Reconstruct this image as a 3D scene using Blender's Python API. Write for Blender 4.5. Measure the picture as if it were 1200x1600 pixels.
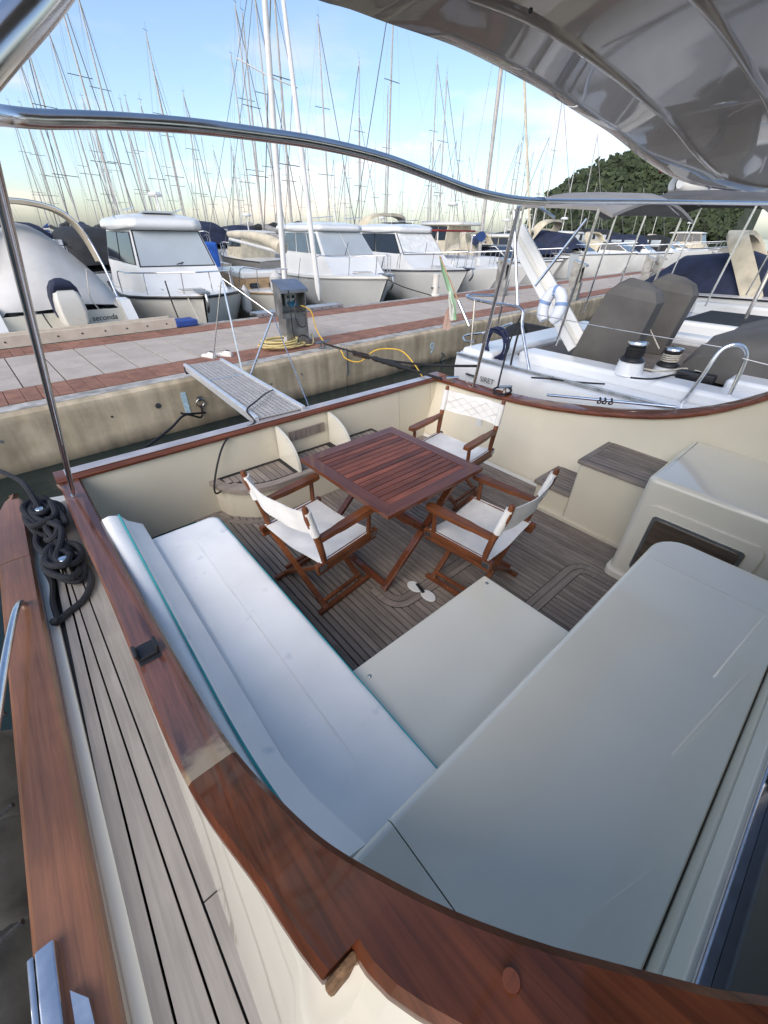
import bpy, bmesh, math, random
from mathutils import Vector as V, Matrix, noise
random.seed(7)
R = math.radians
sc = bpy.context.scene
for o in list(bpy.data.objects): bpy.data.objects.remove(o)
COL = sc.collection

# ------------------------------------------------------------------ camera
# 1200x1600 picture, focal length 620 px; world: X to port, Y aft (to the pier), Z up from the cockpit sole
FPX, CX, CY = 620.0, 600.0, 800.0
CAM = V((0, 0, 2.0))
_hy, _sl, _vx = 365.0, 0.014, -54.0
_p1 = V((-600, _hy - _sl*600 - CY, FPX)); _p2 = V((600, _hy + _sl*600 - CY, FPX))
_up = _p1.cross(_p2).normalized()
if _up.y > 0: _up = -_up
_fw = V((_vx - CX, _hy + _sl*(_vx - 600) - CY, FPX)).normalized()
_rt = _fw.cross(_up)
RW = Matrix((_rt, _fw, _up))                    # picture frame (x right, y down, z forward) -> world
cam_d = bpy.data.cameras.new('camera'); cam = bpy.data.objects.new('camera', cam_d); COL.objects.link(cam)
cam_d.sensor_fit = 'VERTICAL'; cam_d.sensor_height = 32.0; cam_d.lens = 32.0*FPX/1600.0
cam_d.clip_start = 0.02; cam_d.clip_end = 6000
_m = (RW @ Matrix(((1,0,0),(0,-1,0),(0,0,-1)))).to_4x4(); _m.translation = CAM
cam.matrix_world = _m
sc.camera = cam

# ------------------------------------------------------------------ sky, sun, exposure
SUN_AZ, SUN_EL = R(-112), R(38)                # azimuth from +Y towards +X, elevation
wd = bpy.data.worlds.new('World'); sc.world = wd; wd.use_nodes = True
nt = wd.node_tree; nt.nodes.clear()
def wn(t, **k):
    n = nt.nodes.new(t)
    for a, b in k.items(): setattr(n, a, b)
    return n
sky = wn('ShaderNodeTexSky', sky_type='NISHITA', sun_disc=False)
sky.sun_elevation = SUN_EL; sky.sun_rotation = SUN_AZ
sky.air_density = 1.0; sky.dust_density = 1.5; sky.ozone_density = 1.9
tc = wn('ShaderNodeTexCoord'); mp = wn('ShaderNodeMapping'); mp.inputs['Scale'].default_value = (1.0, 1.0, 3.4); mp.inputs['Location'].default_value = (2.2, 9.1, 5)
cn = wn('ShaderNodeTexNoise'); cn.inputs['Scale'].default_value = 3.1; cn.inputs['Detail'].default_value = 7; cn.inputs['Roughness'].default_value = .56
cr = wn('ShaderNodeValToRGB'); cr.color_ramp.elements[0].position = .50; cr.color_ramp.elements[1].position = .70
cr.color_ramp.elements[1].color = (.85, .85, .85, 1)
sx = wn('ShaderNodeSeparateXYZ'); mr = wn('ShaderNodeMapRange'); mr.inputs['From Min'].default_value = .30; mr.inputs['From Max'].default_value = .08
mr2 = wn('ShaderNodeMapRange'); mr2.inputs['From Min'].default_value = .0; mr2.inputs['From Max'].default_value = .05
mu = wn('ShaderNodeMath', operation='MULTIPLY'); mu2 = wn('ShaderNodeMath', operation='MULTIPLY')
mx = wn('ShaderNodeMix', data_type='RGBA'); mx.inputs[7].default_value = (6.6, 5.2, 4.6, 1)
bg = wn('ShaderNodeBackground'); bg.inputs['Strength'].default_value = .13
wo = wn('ShaderNodeOutputWorld')
L = nt.links.new
L(tc.outputs['Generated'], mp.inputs['Vector']); L(mp.outputs['Vector'], cn.inputs['Vector']); L(cn.outputs['Fac'], cr.inputs['Fac'])
L(tc.outputs['Generated'], sx.inputs['Vector']); L(sx.outputs['Z'], mr.inputs['Value']); L(sx.outputs['Z'], mr2.inputs['Value'])
L(cr.outputs['Color'], mu.inputs[0]); L(mr.outputs['Result'], mu.inputs[1]); L(mu.outputs[0], mu2.inputs[0]); L(mr2.outputs['Result'], mu2.inputs[1])
L(mu2.outputs[0], mx.inputs['Factor']); L(sky.outputs['Color'], mx.inputs[6]); L(mx.outputs[2], bg.inputs['Color']); L(bg.outputs[0], wo.inputs['Surface'])
sd = bpy.data.lights.new('sun', 'SUN'); sun = bpy.data.objects.new('sun', sd); COL.objects.link(sun)
sd.energy = 1.4; sd.angle = R(60); sd.color = (1, .92, .83)
_sv = V((math.sin(SUN_AZ)*math.cos(SUN_EL), math.cos(SUN_AZ)*math.cos(SUN_EL), math.sin(SUN_EL)))
sun.rotation_euler = _sv.to_track_quat('Z', 'Y').to_euler(); sun.location = (-20, 10, 30)
sc.view_settings.view_transform = 'Standard'; sc.view_settings.look = 'None'
sc.view_settings.exposure = .84; sc.view_settings.gamma = 1.0; sc.view_settings.use_curve_mapping = False

# ------------------------------------------------------------------ measuring helpers
def P(px, py, x=None, y=None, z=None):
    d = RW @ V((px - CX, py - CY, FPX))
    if z is not None: t = (z - CAM.z)/d.z
    elif x is not None: t = (x - CAM.x)/d.x
    else: t = (y - CAM.y)/d.y
    return CAM + d*t
TH = R(3.0)                                    # the pier runs 3 degrees off the transom
U = V((math.cos(TH), math.sin(TH), 0)); N = V((-math.sin(TH), math.cos(TH), 0))
def Q(u, n, z=0.0): return U*u + N*n + V((0, 0, z))      # pier frame
def PN(px, py, n):
    d = RW @ V((px - CX, py - CY, FPX)); return CAM + d*(n/d.dot(N))

# ------------------------------------------------------------------ materials
def lin(c): return tuple(c) + (1,) if len(c) == 3 else c
MATS = {}
def M(name, col, rough=.5, metal=0., coat=0., var=.1, vs=6., grain=None, gv=.25, bump=0., bs=40., rnd=0., spec=.5, trans=0., alpha=1., speck=None, coat_r=.08, det=4., rough_var=0.):
    if name in MATS: return MATS[name]
    m = bpy.data.materials.new(name); m.use_nodes = True; t = m.node_tree; b = t.nodes['Principled BSDF']; l = t.links.new
    def nn(k, **kw):
        n = t.nodes.new(k)
        for a, c in kw.items(): setattr(n, a, c)
        return n
    tc = nn('ShaderNodeTexCoord'); oi = nn('ShaderNodeObjectInfo')
    off = nn('ShaderNodeVectorMath', operation='MULTIPLY_ADD'); off.inputs[1].default_value = (1, 1, 1)
    sc_ = nn('ShaderNodeVectorMath', operation='SCALE'); sc_.inputs[0].default_value = (17, 31, 23); l(oi.outputs['Random'], sc_.inputs['Scale'])
    l(tc.outputs['Object'], off.inputs[0]); l(sc_.outputs[0], off.inputs[2])
    n1 = nn('ShaderNodeTexNoise'); n1.inputs['Scale'].default_value = vs; n1.inputs['Detail'].default_value = det; l(off.outputs[0], n1.inputs['Vector'])
    c0 = [max(0, x*(1 - var*1.6)) for x in col]; c1 = [min(1, x*(1 + var*1.6)) for x in col]
    r1 = nn('ShaderNodeMapRange'); r1.inputs['From Min'].default_value = .28; r1.inputs['From Max'].default_value = .72; l(n1.outputs['Fac'], r1.inputs['Value'])
    mx = nn('ShaderNodeMix', data_type='RGBA'); mx.inputs[6].default_value = lin(c0); mx.inputs[7].default_value = lin(c1); l(r1.outputs[0], mx.inputs['Factor'])
    colout = mx.outputs[2]; hgt = None
    if grain is not None:
        mp = nn('ShaderNodeMapping'); s = [70, 70, 70]
        for g_ in (grain if isinstance(grain, tuple) else (grain,)): s[g_] = 2.6
        mp.inputs['Scale'].default_value = s; l(off.outputs[0], mp.inputs['Vector'])
        n2 = nn('ShaderNodeTexNoise'); n2.inputs['Scale'].default_value = 1.; n2.inputs['Detail'].default_value = 6; n2.inputs['Roughness'].default_value = .62; n2.inputs['Distortion'].default_value = .6; l(mp.outputs[0], n2.inputs['Vector'])
        r2 = nn('ShaderNodeMapRange'); r2.inputs['From Min'].default_value = .3; r2.inputs['From Max'].default_value = .7; r2.inputs['To Min'].default_value = 1 - gv; r2.inputs['To Max'].default_value = 1 + gv; l(n2.outputs['Fac'], r2.inputs['Value'])
        v2 = nn('ShaderNodeVectorMath', operation='SCALE'); l(colout, v2.inputs[0]); l(r2.outputs[0], v2.inputs['Scale']); colout = v2.outputs[0]; hgt = n2.outputs['Fac']
    if rnd:
        r3 = nn('ShaderNodeMapRange'); r3.inputs['To Min'].default_value = 1 - rnd; r3.inputs['To Max'].default_value = 1 + rnd; l(oi.outputs['Random'], r3.inputs['Value'])
        v3 = nn('ShaderNodeVectorMath', operation='SCALE'); l(colout, v3.inputs[0]); l(r3.outputs[0], v3.inputs['Scale']); colout = v3.outputs[0]
    if speck:
        s_sc, s_lo, s_col = speck
        n4 = nn('ShaderNodeTexNoise'); n4.inputs['Scale'].default_value = s_sc; n4.inputs['Detail'].default_value = 3; l(off.outputs[0], n4.inputs['Vector'])
        r4 = nn('ShaderNodeMapRange'); r4.inputs['From Min'].default_value = s_lo; r4.inputs['From Max'].default_value = s_lo + .12; l(n4.outputs['Fac'], r4.inputs['Value'])
        m4 = nn('ShaderNodeMix', data_type='RGBA'); l(r4.outputs[0], m4.inputs['Factor']); l(colout, m4.inputs[6]); m4.inputs[7].default_value = lin(s_col); colout = m4.outputs[2]
    l(colout, b.inputs['Base Color'])
    b.inputs['Roughness'].default_value = rough; b.inputs['Metallic'].default_value = metal
    if rough_var:
        rr = nn('ShaderNodeMapRange'); rr.inputs['From Min'].default_value = .3; rr.inputs['From Max'].default_value = .7
        rr.inputs['To Min'].default_value = max(.02, rough - rough_var); rr.inputs['To Max'].default_value = rough + rough_var; l(n1.outputs['Fac'], rr.inputs['Value']); l(rr.outputs[0], b.inputs['Roughness'])
    b.inputs['Coat Weight'].default_value = coat; b.inputs['Coat Roughness'].default_value = coat_r
    b.inputs['Specular IOR Level'].default_value = spec
    b.inputs['Transmission Weight'].default_value = trans; b.inputs['Alpha'].default_value = alpha
    if bump:
        nb = nn('ShaderNodeTexNoise'); nb.inputs['Scale'].default_value = bs; nb.inputs['Detail'].default_value = 5; l(off.outputs[0], nb.inputs['Vector'])
        bp = nn('ShaderNodeBump'); bp.inputs['Strength'].default_value = bump; bp.inputs['Distance'].default_value = .01
        l(hgt if (grain is not None) else nb.outputs['Fac'], bp.inputs['Height']); l(bp.outputs[0], b.inputs['Normal'])
    MATS[name] = m; return m

TEAK_DECK = [M('teak_deck_%d' % a, (.225, .188, .16), .72, var=.12, vs=5, grain=a, gv=.30, bump=.18, rnd=.16) for a in (0, 1, 2)]
TEAK_SIDE = M('teak_side_deck', (.285, .258, .23), .68, var=.08, vs=4, grain=1, gv=.16, bump=.12, rnd=.08)
VARN = [M('varnish_%d' % a, (.135, .040, .016), .5, coat=.8, var=.10, vs=3, grain=a, gv=.45, rnd=.12, coat_r=.05, spec=.15) for a in (0, 1, 2)]
CAPV = M('varnish_capping', (.105, .028, .0095), .55, coat=.42, var=.16, vs=7, grain=(1, 2), gv=.55, coat_r=.06, spec=.15, speck=(9, .71, (.25, .13, .075)))
VARN_AGED = M('varnish_aged', (.125, .045, .026), .5, coat=.9, var=.15, vs=2.5, grain=(1, 2), gv=.4, coat_r=.09, spec=.2, speck=(7, .66, (.22, .13, .085)))
CHAIRW = [M('chair_wood_%d' % a, (.16, .053, .020), .5, coat=.3, spec=.25, var=.25, vs=5, grain=a, gv=.35, rnd=.12, speck=(30, .69, (.34, .2, .11))) for a in (0, 1, 2)]
SLATW = M('table_slat', (.165, .048, .024), .5, coat=.25, spec=.25, var=.2, vs=4, grain=0, gv=.4, rnd=.42, coat_r=.2, speck=(18, .74, (.3, .2, .16)))
def wear(m):
    # streaks where the varnish is still whole, and bare wood where the bleached length meets the fresh one
    t = m.node_tree; b = t.nodes['Principled BSDF']; l = t.links.new; nn = t.nodes.new
    src = b.inputs['Base Color'].links[0].from_socket
    tc = nn('ShaderNodeTexCoord'); mp = nn('ShaderNodeMapping'); mp.inputs['Scale'].default_value = (16, 1.1, 1.1); l(tc.outputs['Object'], mp.inputs['Vector'])
    n = nn('ShaderNodeTexNoise'); n.inputs['Scale'].default_value = 1.; n.inputs['Detail'].default_value = 5; l(mp.outputs[0], n.inputs['Vector'])
    r = nn('ShaderNodeMapRange'); r.inputs['From Min'].default_value = .53; r.inputs['From Max'].default_value = .60; l(n.outputs['Fac'], r.inputs['Value'])
    m1 = nn('ShaderNodeMix'); m1.data_type = 'RGBA'; l(r.outputs[0], m1.inputs['Factor']); l(src, m1.inputs[6]); m1.inputs[7].default_value = (.055, .012, .006, 1)
    sx = nn('ShaderNodeSeparateXYZ'); l(tc.outputs['Object'], sx.inputs[0])
    n2 = nn('ShaderNodeTexNoise'); n2.inputs['Scale'].default_value = 22; n2.inputs['Detail'].default_value = 6; l(tc.outputs['Object'], n2.inputs['Vector'])
    a = nn('ShaderNodeMath'); a.operation = 'MULTIPLY_ADD'; l(n2.outputs['Fac'], a.inputs[0]); a.inputs[1].default_value = .22; l(sx.outputs['Y'], a.inputs[2])
    r2 = nn('ShaderNodeMapRange'); r2.inputs['From Min'].default_value = -.42; r2.inputs['From Max'].default_value = -.50; l(a.outputs[0], r2.inputs['Value'])
    r3 = nn('ShaderNodeMath'); r3.operation = 'MULTIPLY'; l(r2.outputs[0], r3.inputs[0]); r3.inputs[1].default_value = .8
    m2 = nn('ShaderNodeMix'); m2.data_type = 'RGBA'; l(r3.outputs[0], m2.inputs['Factor']); l(m1.outputs[2], m2.inputs[6]); m2.inputs[7].default_value = (.34, .25, .15, 1)
    l(m2.outputs[2], b.inputs['Base Color'])
wear(VARN_AGED)
CAULK = M('caulk', (.012, .012, .013), .75)
CREAM = M('cream_gelcoat', (.66, .605, .475), .33, coat=.35, var=.035, vs=2.2, rough_var=.06, speck=(26, .74, (.5, .45, .34)))
CREAM2 = M('pale_gelcoat', (.70, .665, .56), .28, coat=.8, var=.03, vs=2.0, coat_r=.03, speck=(60, .755, (.45, .42, .35)))
WHITE = M('white_gelcoat', (.74, .74, .72), .3, coat=.4, var=.04, vs=1.3, speck=(7, .70, (.60, .59, .54)))
WHITE2 = M('offwhite_gelcoat', (.66, .64, .58), .38, coat=.25, var=.06, vs=1.1, speck=(5, .66, (.50, .47, .40)))
VINYL = M('white_vinyl', (.88, .865, .83), .55, var=.04, vs=3, bump=.25, bs=5, speck=(9, .66, (.66, .68, .70)))
PIPING = M('teal_piping', (.035, .33, .34), .45)
CANVAS = M('white_canvas', (.76, .74, .70), .85, var=.07, vs=7, bump=.22, bs=26, speck=(11, .68, (.62, .59, .54)))
STEEL = M('stainless', (.68, .68, .69), .20, metal=1, var=.05, vs=20, rough_var=.05)
STEELD = M('stainless_dull', (.40, .41, .42), .36, metal=1, var=.12, vs=9, rough_var=.1)
ALU = M('aluminium', (.58, .60, .63), .34, metal=.9, var=.08, vs=14, rough_var=.08)
BLACK = M('black_plastic', (.016, .016, .018), .42, var=.2)
RUBBER = M('black_rubber', (.02, .02, .022), .7, bump=.2, bs=50)
ROPE = M('navy_rope', (.012, .013, .018), .85, var=.4, vs=120, bump=.6, bs=160)
ROPEB = M('black_rope', (.014, .014, .016), .8, var=.4, vs=120, bump=.5, bs=160)
ROPEW = M('pale_rope', (.5, .47, .4), .85, var=.25, vs=120, bump=.5, bs=160)
GLASSD = M('dark_glass', (.012, .014, .016), .06, coat=.3, var=.2, vs=1)
CONC = None

# ------------------------------------------------------------------ mesh builder
def cat(pts, k=6, closed=False):
    pts = [V(p) for p in pts]; n = len(pts); out = []
    rng = range(n if closed else n - 1)
    for i in rng:
        g = lambda j: pts[j % n] if closed else pts[max(0, min(n-1, j))]
        a, b, c, d = g(i-1), g(i), g(i+1), g(i+2)
        for s in range(k):
            t = s/k
            out.append(.5*((2*b) + (c - a)*t + (2*a - 5*b + 4*c - d)*t*t + (3*b - a - 3*c + d)*t**3))
    if not closed: out.append(pts[-1])
    return out
class MB:
    def __init__(s): s.v = []; s.f = []
    def add(s, vs, fs):
        o = len(s.v); s.v += [V(v) for v in vs]; s.f += [tuple(i + o for i in f) for f in fs]; return s
    def box(s, lo, hi, mat=None, bev=0.):
        bm = bmesh.new(); bmesh.ops.create_cube(bm, size=1)
        lo, hi = V(lo), V(hi); c = (lo + hi)/2; d = hi - lo
        for v in bm.verts: v.co = V((v.co.x*d.x, v.co.y*d.y, v.co.z*d.z))
        if bev > 0: bmesh.ops.bevel(bm, geom=list(bm.edges), offset=min(bev, .49*min(d)), segments=2 if bev < .02 else 4, profile=.5, affect='EDGES')
        bm.verts.ensure_lookup_table(); bm.verts.index_update()
        vs = [v.co + c for v in bm.verts]
        if mat is not None: vs = [mat @ v for v in vs]
        s.add(vs, [[v.index for v in f.verts] for f in bm.faces]); bm.free(); return s
    def bar(s, a, b, w, h, up=(0, 0, 1), bev=.003):
        a, b = V(a), V(b); y = (b - a); ln = y.length; y.normalize(); x = y.cross(V(up))
        if x.length < 1e-4: x = y.cross(V((1, 0, 0)))
        x.normalize(); z = x.cross(y)
        m = Matrix((x, y, z)).transposed().to_4x4(); m.translation = a
        return s.box((-w/2, 0, -h/2), (w/2, ln, h/2), m, bev)
    def tube(s, pts, r, seg=8, closed=False, cap=True):
        pts = [V(p) for p in pts]; n = len(pts)
        rs = r if isinstance(r, (list, tuple)) else [r]*n
        t0 = (pts[1] - pts[0]).normalized(); ref = V((0, 0, 1)) if abs(t0.z) < .9 else V((1, 0, 0)); nx = t0.cross(ref).normalized()
        vs = []
        for i, p in enumerate(pts):
            if closed: t = pts[(i+1) % n] - pts[i-1]
            else: t = pts[min(i+1, n-1)] - pts[max(i-1, 0)]
            if t.length < 1e-9: t = t0
            t.normalize(); nx = (nx - t*nx.dot(t))
            if nx.length < 1e-6: nx = t.orthogonal()
            nx.normalize(); ny = t.cross(nx)
            for k in range(seg):
                a = 2*math.pi*k/seg; vs.append(p + (nx*math.cos(a) + ny*math.sin(a))*rs[i])
        fs = []
        for i in range(n if closed else n-1):
            j = (i+1) % n
            for k in range(seg): fs.append((i*seg+k, i*seg+(k+1) % seg, j*seg+(k+1) % seg, j*seg+k))
        if cap and not closed: fs += [tuple(range(seg))[::-1], tuple((n-1)*seg+k for k in range(seg))]
        return s.add(vs, fs)
    def lathe(s, prof, mat=None, seg=16):
        vs = []; fs = []; n = len(prof)
        for (r, z) in prof:
            for k in range(seg): a = 2*math.pi*k/seg; vs.append(V((r*math.cos(a), r*math.sin(a), z)))
        for i in range(n-1):
            for k in range(seg): fs.append((i*seg+k, i*seg+(k+1) % seg, (i+1)*seg+(k+1) % seg, (i+1)*seg+k))
        fs += [tuple(range(seg))[::-1], tuple((n-1)*seg+k for k in range(seg))]
        if mat is not None: vs = [mat @ v for v in vs]
        return s.add(vs, fs)
    def prism(s, poly, vec):
        n = len(poly); a = [V(p) for p in poly]; b = [p + V(vec) for p in a]
        return s.add(a + b, [tuple(range(n))[::-1], tuple(range(n, 2*n))] + [(i, (i+1) % n, n+(i+1) % n, n+i) for i in range(n)])
    def loft(s, secs, closed=False, caps=True):
        n = len(secs[0]); m = len(secs); vs = [p for q in secs for p in q]; fs = []
        for i in range(m-1):
            for k in range(n if closed else n-1): fs.append((i*n+k, i*n+(k+1) % n, (i+1)*n+(k+1) % n, (i+1)*n+k))
        if closed and caps: fs += [tuple(range(n))[::-1], tuple((m-1)*n+k for k in range(n))]
        return s.add(vs, fs)
    def quad(s, a, b, c, d, th=.006):
        a, b, c, d = map(V, (a, b, c, d)); nrm = (b-a).cross(d-a).normalized()*th
        return s.prism([a, b, c, d], nrm)
    def sph(s, c, r, seg=10, rings=7):
        r = V(r) if not isinstance(r, (int, float)) else V((r, r, r)); c = V(c); vs = []; fs = []
        for i in range(rings+1):
            ph = math.pi*i/rings - math.pi/2
            for k in range(seg): a = 2*math.pi*k/seg; vs.append(c + V((r.x*math.cos(ph)*math.cos(a), r.y*math.cos(ph)*math.sin(a), r.z*math.sin(ph))))
        for i in range(rings):
            for k in range(seg): fs.append((i*seg+k, i*seg+(k+1) % seg, (i+1)*seg+(k+1) % seg, (i+1)*seg+k))
        return s.add(vs, fs)
    def mesh(s, name, mat, ang=38, merge=1e-5):
        bm = bmesh.new(); vv = [bm.verts.new(v) for v in s.v]
        for f in s.f:
            try: bm.faces.new([vv[i] for i in f])
            except ValueError: pass
        bmesh.ops.remove_doubles(bm, verts=bm.verts, dist=merge)
        bmesh.ops.dissolve_degenerate(bm, dist=1e-6, edges=bm.edges)
        bmesh.ops.recalc_face_normals(bm, faces=bm.faces)
        for e in bm.edges: e.smooth = len(e.link_faces) == 2 and e.calc_face_angle(3.2) < R(ang)
        for f in bm.faces: f.smooth = True
        me = bpy.data.meshes.new(name); bm.to_mesh(me); bm.free(); me.materials.append(mat); return me
    def build(s, name, mat, parent=None, world=True, ang=38, wn=None):
        if world and parent is not None:
            inv = MWD[parent.name].inverted(); s.v = [inv @ v for v in s.v]
        o = link(name, s.mesh(name, mat, ang), parent)
        if WN[0] if wn is None else wn:
            md = o.modifiers.new('weighted_normal', 'WEIGHTED_NORMAL'); md.keep_sharp = True; md.weight = 100
        return o
MWD = {}; WN = [True]
def link(name, data, parent=None, loc=None, rot=None, scale=None):
    o = bpy.data.objects.new(name, data); COL.objects.link(o)
    if parent is not None: o.parent = parent
    if loc is not None: o.location = loc
    if rot is not None: o.rotation_euler = rot
    if scale is not None: o.scale = scale
    m = Matrix.LocRotScale(o.location, o.rotation_euler, o.scale)
    MWD[o.name] = (MWD[parent.name] @ m) if parent is not None else m
    return o
def tag(o, label=None, catg=None, group=None, kind=None):
    if label: o['label'] = label
    if catg: o['category'] = catg
    if group: o['group'] = group
    if kind: o['kind'] = kind
    return o
def thing(name, loc, label, catg, group=None, rz=0.):
    return tag(link(name, None, None, loc, (0, 0, rz)), label, catg, group)
def copy_tree(o, parent=None, loc=None, rz=None, scale=None, label=None, group=None):
    c = o.copy(); COL.objects.link(c); c.parent = parent
    if loc is not None: c.location = loc
    if rz is not None: c.rotation_euler = (0, 0, rz)
    if scale is not None: c.scale = scale
    if label: c['label'] = label
    if group: c['group'] = group
    for ch in o.children: copy_tree(ch, c)
    return c
# ================================================================== our own yacht: cockpit, coaming, side deck
def interp(tab, x):
    tab = sorted(tab)
    if x <= tab[0][0]: return tab[0][1]
    for (a, b), (c, d) in zip(tab, tab[1:]):
        if x <= c: return b + (d - b)*(x - a)/(c - a)
    return tab[-1][1]
ZT = [(-1.2, 1.80), (-.9, 1.74), (-.6, 1.65), (-.3, 1.54), (-.1, 1.44), (.05, 1.35), (.18, 1.26), (.29, 1.17), (.41, 1.07), (.57, .97), (.75, .895), (.95, .835), (1.3, .755), (1.69, .69), (2.05, .655), (2.4, .635), (3.3, .62)]
def zt(y): return sum(interp(ZT, y + d) for d in (-.1, -.05, 0, .05, .1))/5
def PZ(px, py):
    z = .7
    for _ in range(60):
        p = P(px, py, z=z); z += .5*(zt(p.y) - z)
    return P(px, py, z=z)
yacht = thing('motor_yacht', (1.7, 1.2, -.2), 'cream motor yacht cockpit with teak sole and varnished coaming, moored stern to pier', 'yacht')

# ---- cockpit sole: caulked bed and single teak planks
sole = MB().box((-.06, -.45, -.06), (3.42, 3.14, -.012)).build('cockpit_sole', CAULK, yacht)
PITCH = .043
pl_me = MB().box((-.0177, -1.75, -.012), (.0177, 1.75, 0), bev=.0015).mesh('plank', TEAK_DECK[1], ang=10)
inv = MWD[sole.name].inverted()
for i in range(64):
    x = .585 + PITCH*i
    link('plank', pl_me, sole, inv @ V((x, 1.33, 0)))
def strip(path, w, name, mat, z0, z1, parent):
    """flat board that follows a path in the plan"""
    pts = [V((p[0], p[1], 0)) for p in path]; A = []; B = []
    for i, p in enumerate(pts):
        t = (pts[min(i+1, len(pts)-1)] - pts[max(i-1, 0)]).normalized(); nn = V((-t.y, t.x, 0))
        A.append(p + nn*w/2); B.append(p - nn*w/2)
    secs = [[a + V((0, 0, z0)), a + V((0, 0, z1)), b + V((0, 0, z1)), b + V((0, 0, z0))] for a, b in zip(A, B)]
    return MB().loft(secs, closed=True).build(name, mat, parent)
def rounded(path, r, k=6):
    out = [V(path[0])]
    for a, b, c in zip(path, path[1:], path[2:]):
        a, b, c = V(a), V(b), V(c); d0 = (a-b).normalized(); d1 = (c-b).normalized()
        p0 = b + d0*r; p1 = b + d1*r
        for i in range(k+1): t = i/k; out.append(p0*(1-t)**2 + b*2*t*(1-t) + p1*t*t)
    out.append(V(path[-1])); return out
for off, w in ((0, .046), (.05, .046)):
    for pth in ([(1.26 - off, 1.50, 0), (1.26 - off, 1.30 - off, 0), (2.1, 1.30 - off, 0)],
                [(1.75, .68 + off, 0), (2.52 + off, .68 + off, 0), (2.52 + off, .2, 0)]):
        strip(rounded(pth, .10 + off), w, 'king_plank', TEAK_DECK[0], -.012, .0015, sole)
        strip(rounded(pth, .10 + off), w + .010, 'caulk_line', CAULK, -.012, .0006, sole)
for yy in (3.02, 2.965):
    MB().box((.60, yy - .024, -.012), (3.30, yy + .024, .0015), bev=.002).build('margin_plank', TEAK_DECK[0], sole)
# hatch pull on the sole: two white lobes on a black strap
lat = MB()
for c in ((1.443, 1.325), (1.455, 1.205)): lat.lathe([(.0, .0), (.042, .0), (.048, .006), (.044, .013), (0, .015)], Matrix.Translation((c[0], c[1], .002)) @ Matrix.Diagonal((.85, 1.25, 1, 1)), 18)
lat = lat.build('hatch_pull', WHITE, sole)
MB().bar((1.445, 1.24, .018), (1.470, 1.33, .016), .022, .012).build('hatch_strap', BLACK, sole)

# ---- port bulwark (sheer rises forward), transom, starboard coaming
ys = [3.12, 2.9, 2.6, 2.3, 2.0, 1.7, 1.4, 1.2, 1.0, .85, .7, .55, .45, .35, .25, .15, .05, -.1, -.3, -.6, -.9]
def xin(y): return 3.5 - .10*max(0, (.5 - y))      # inner face at the rail
secs = []
for y in ys:
    z = zt(y) - .01; xi = xin(y)
    secs.append([V((3.31, y, -.05)), V((3.315, y, .06)), V((3.40 + (xi-3.5)*.5, y, .32)), V((xi - .03, y, z*.72)), V((xi, y, z)), V((xi + .13, y, z)), V((xi + .18, y, .3)), V((xi + .12, y, -.5))])
MB().loft(secs, closed=True).build('port_bulwark', CREAM, yacht, ang=50)
secs = []
for y in [3.24] + ys:
    z = zt(y); xi = xin(y)
    pr = [(-.022, -.012), (-.026, .006), (-.016, .026), (.05, .034), (.12, .034), (.150, .024), (.152, .0), (.14, -.012)]
    secs.append([V((xi + a, y, z + b)) for a, b in pr])
MB().loft(secs, closed=True).build('port_capping', VARN[1], yacht)
# transom: three gelcoat panels with open joints, capping above
def wall(x0, x1, name='transom_panel'):
    return MB().add([V((x0, 3.075, -.05)), V((x1, 3.075, -.05)), V((x1, 3.095, .3)), V((x0, 3.095, .3)), V((x1, 3.12, .612)), V((x0, 3.12, .612)),
                     V((x0, 3.2, -.05)), V((x1, 3.2, -.05)), V((x1, 3.22, .612)), V((x0, 3.22, .612))],
                    [(0, 1, 2, 3), (3, 2, 4, 5), (6, 7, 8, 9), (5, 4, 8, 9), (0, 1, 7, 6), (0, 3, 5, 9, 6), (1, 2, 4, 8, 7)]).build(name, CREAM, yacht)
wall(-.10, 2.905); wall(2.912, 3.395); wall(3.402, 3.66)
MB().box((-.1, 3.13, -.05), (3.6, 3.19, .58)).build('transom_core', CAULK, yacht)
secs = []
for x in (-.16, .4, 1, 1.6, 2.2, 2.8, 3.3, 3.50):
    secs.append([V((x, 3.12 + a, .62 + b)) for a, b in [(-.022, -.008), (-.026, .008), (-.014, .026), (.03, .034), (.10, .034), (.128, .026), (.132, .0), (.12, -.008)]])
MB().loft(secs, closed=True).build('transom_capping', VARN[0], yacht)
MB().box((-.10, 3.128, .6535), (3.43, 3.225, .6570), bev=.001).build('transom_cap_strip', M('pale_cap', (.40, .365, .36), .35, coat=.8, var=.15, vs=4, grain=0, gv=.12, coat_r=.08), yacht)  # separate pale grey strip along the top of the transom capping
MB().box((3.44, 3.08, .622), (3.64, 3.26, .664), bev=.012).build('corner_block', VARN[0], yacht)
# hull below the cockpit
hs = []
for y, w, zb in ((3.26, 1.0, -.1), (2.6, 1.02, -.35), (1, 1.03, -.5), (-1.2, 1.03, -.6), (-3.5, .9, -.6)):
    hs.append([V((1.7 - 2.14*w, y, .50)), V((1.7 - 2.12*w, y, .1)), V((1.7 - 2.0*w, y, zb)), V((1.7, y, zb - .15)), V((1.7 + 2.0*w*.98, y, zb)), V((3.62, y, .1)), V((3.60, y, .40)), V((3.2, y, -.12)), V((.0, y, -.12)), V((-.05, y, .44))])
MB().loft(hs, closed=True).build('hull', WHITE2, yacht)
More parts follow.
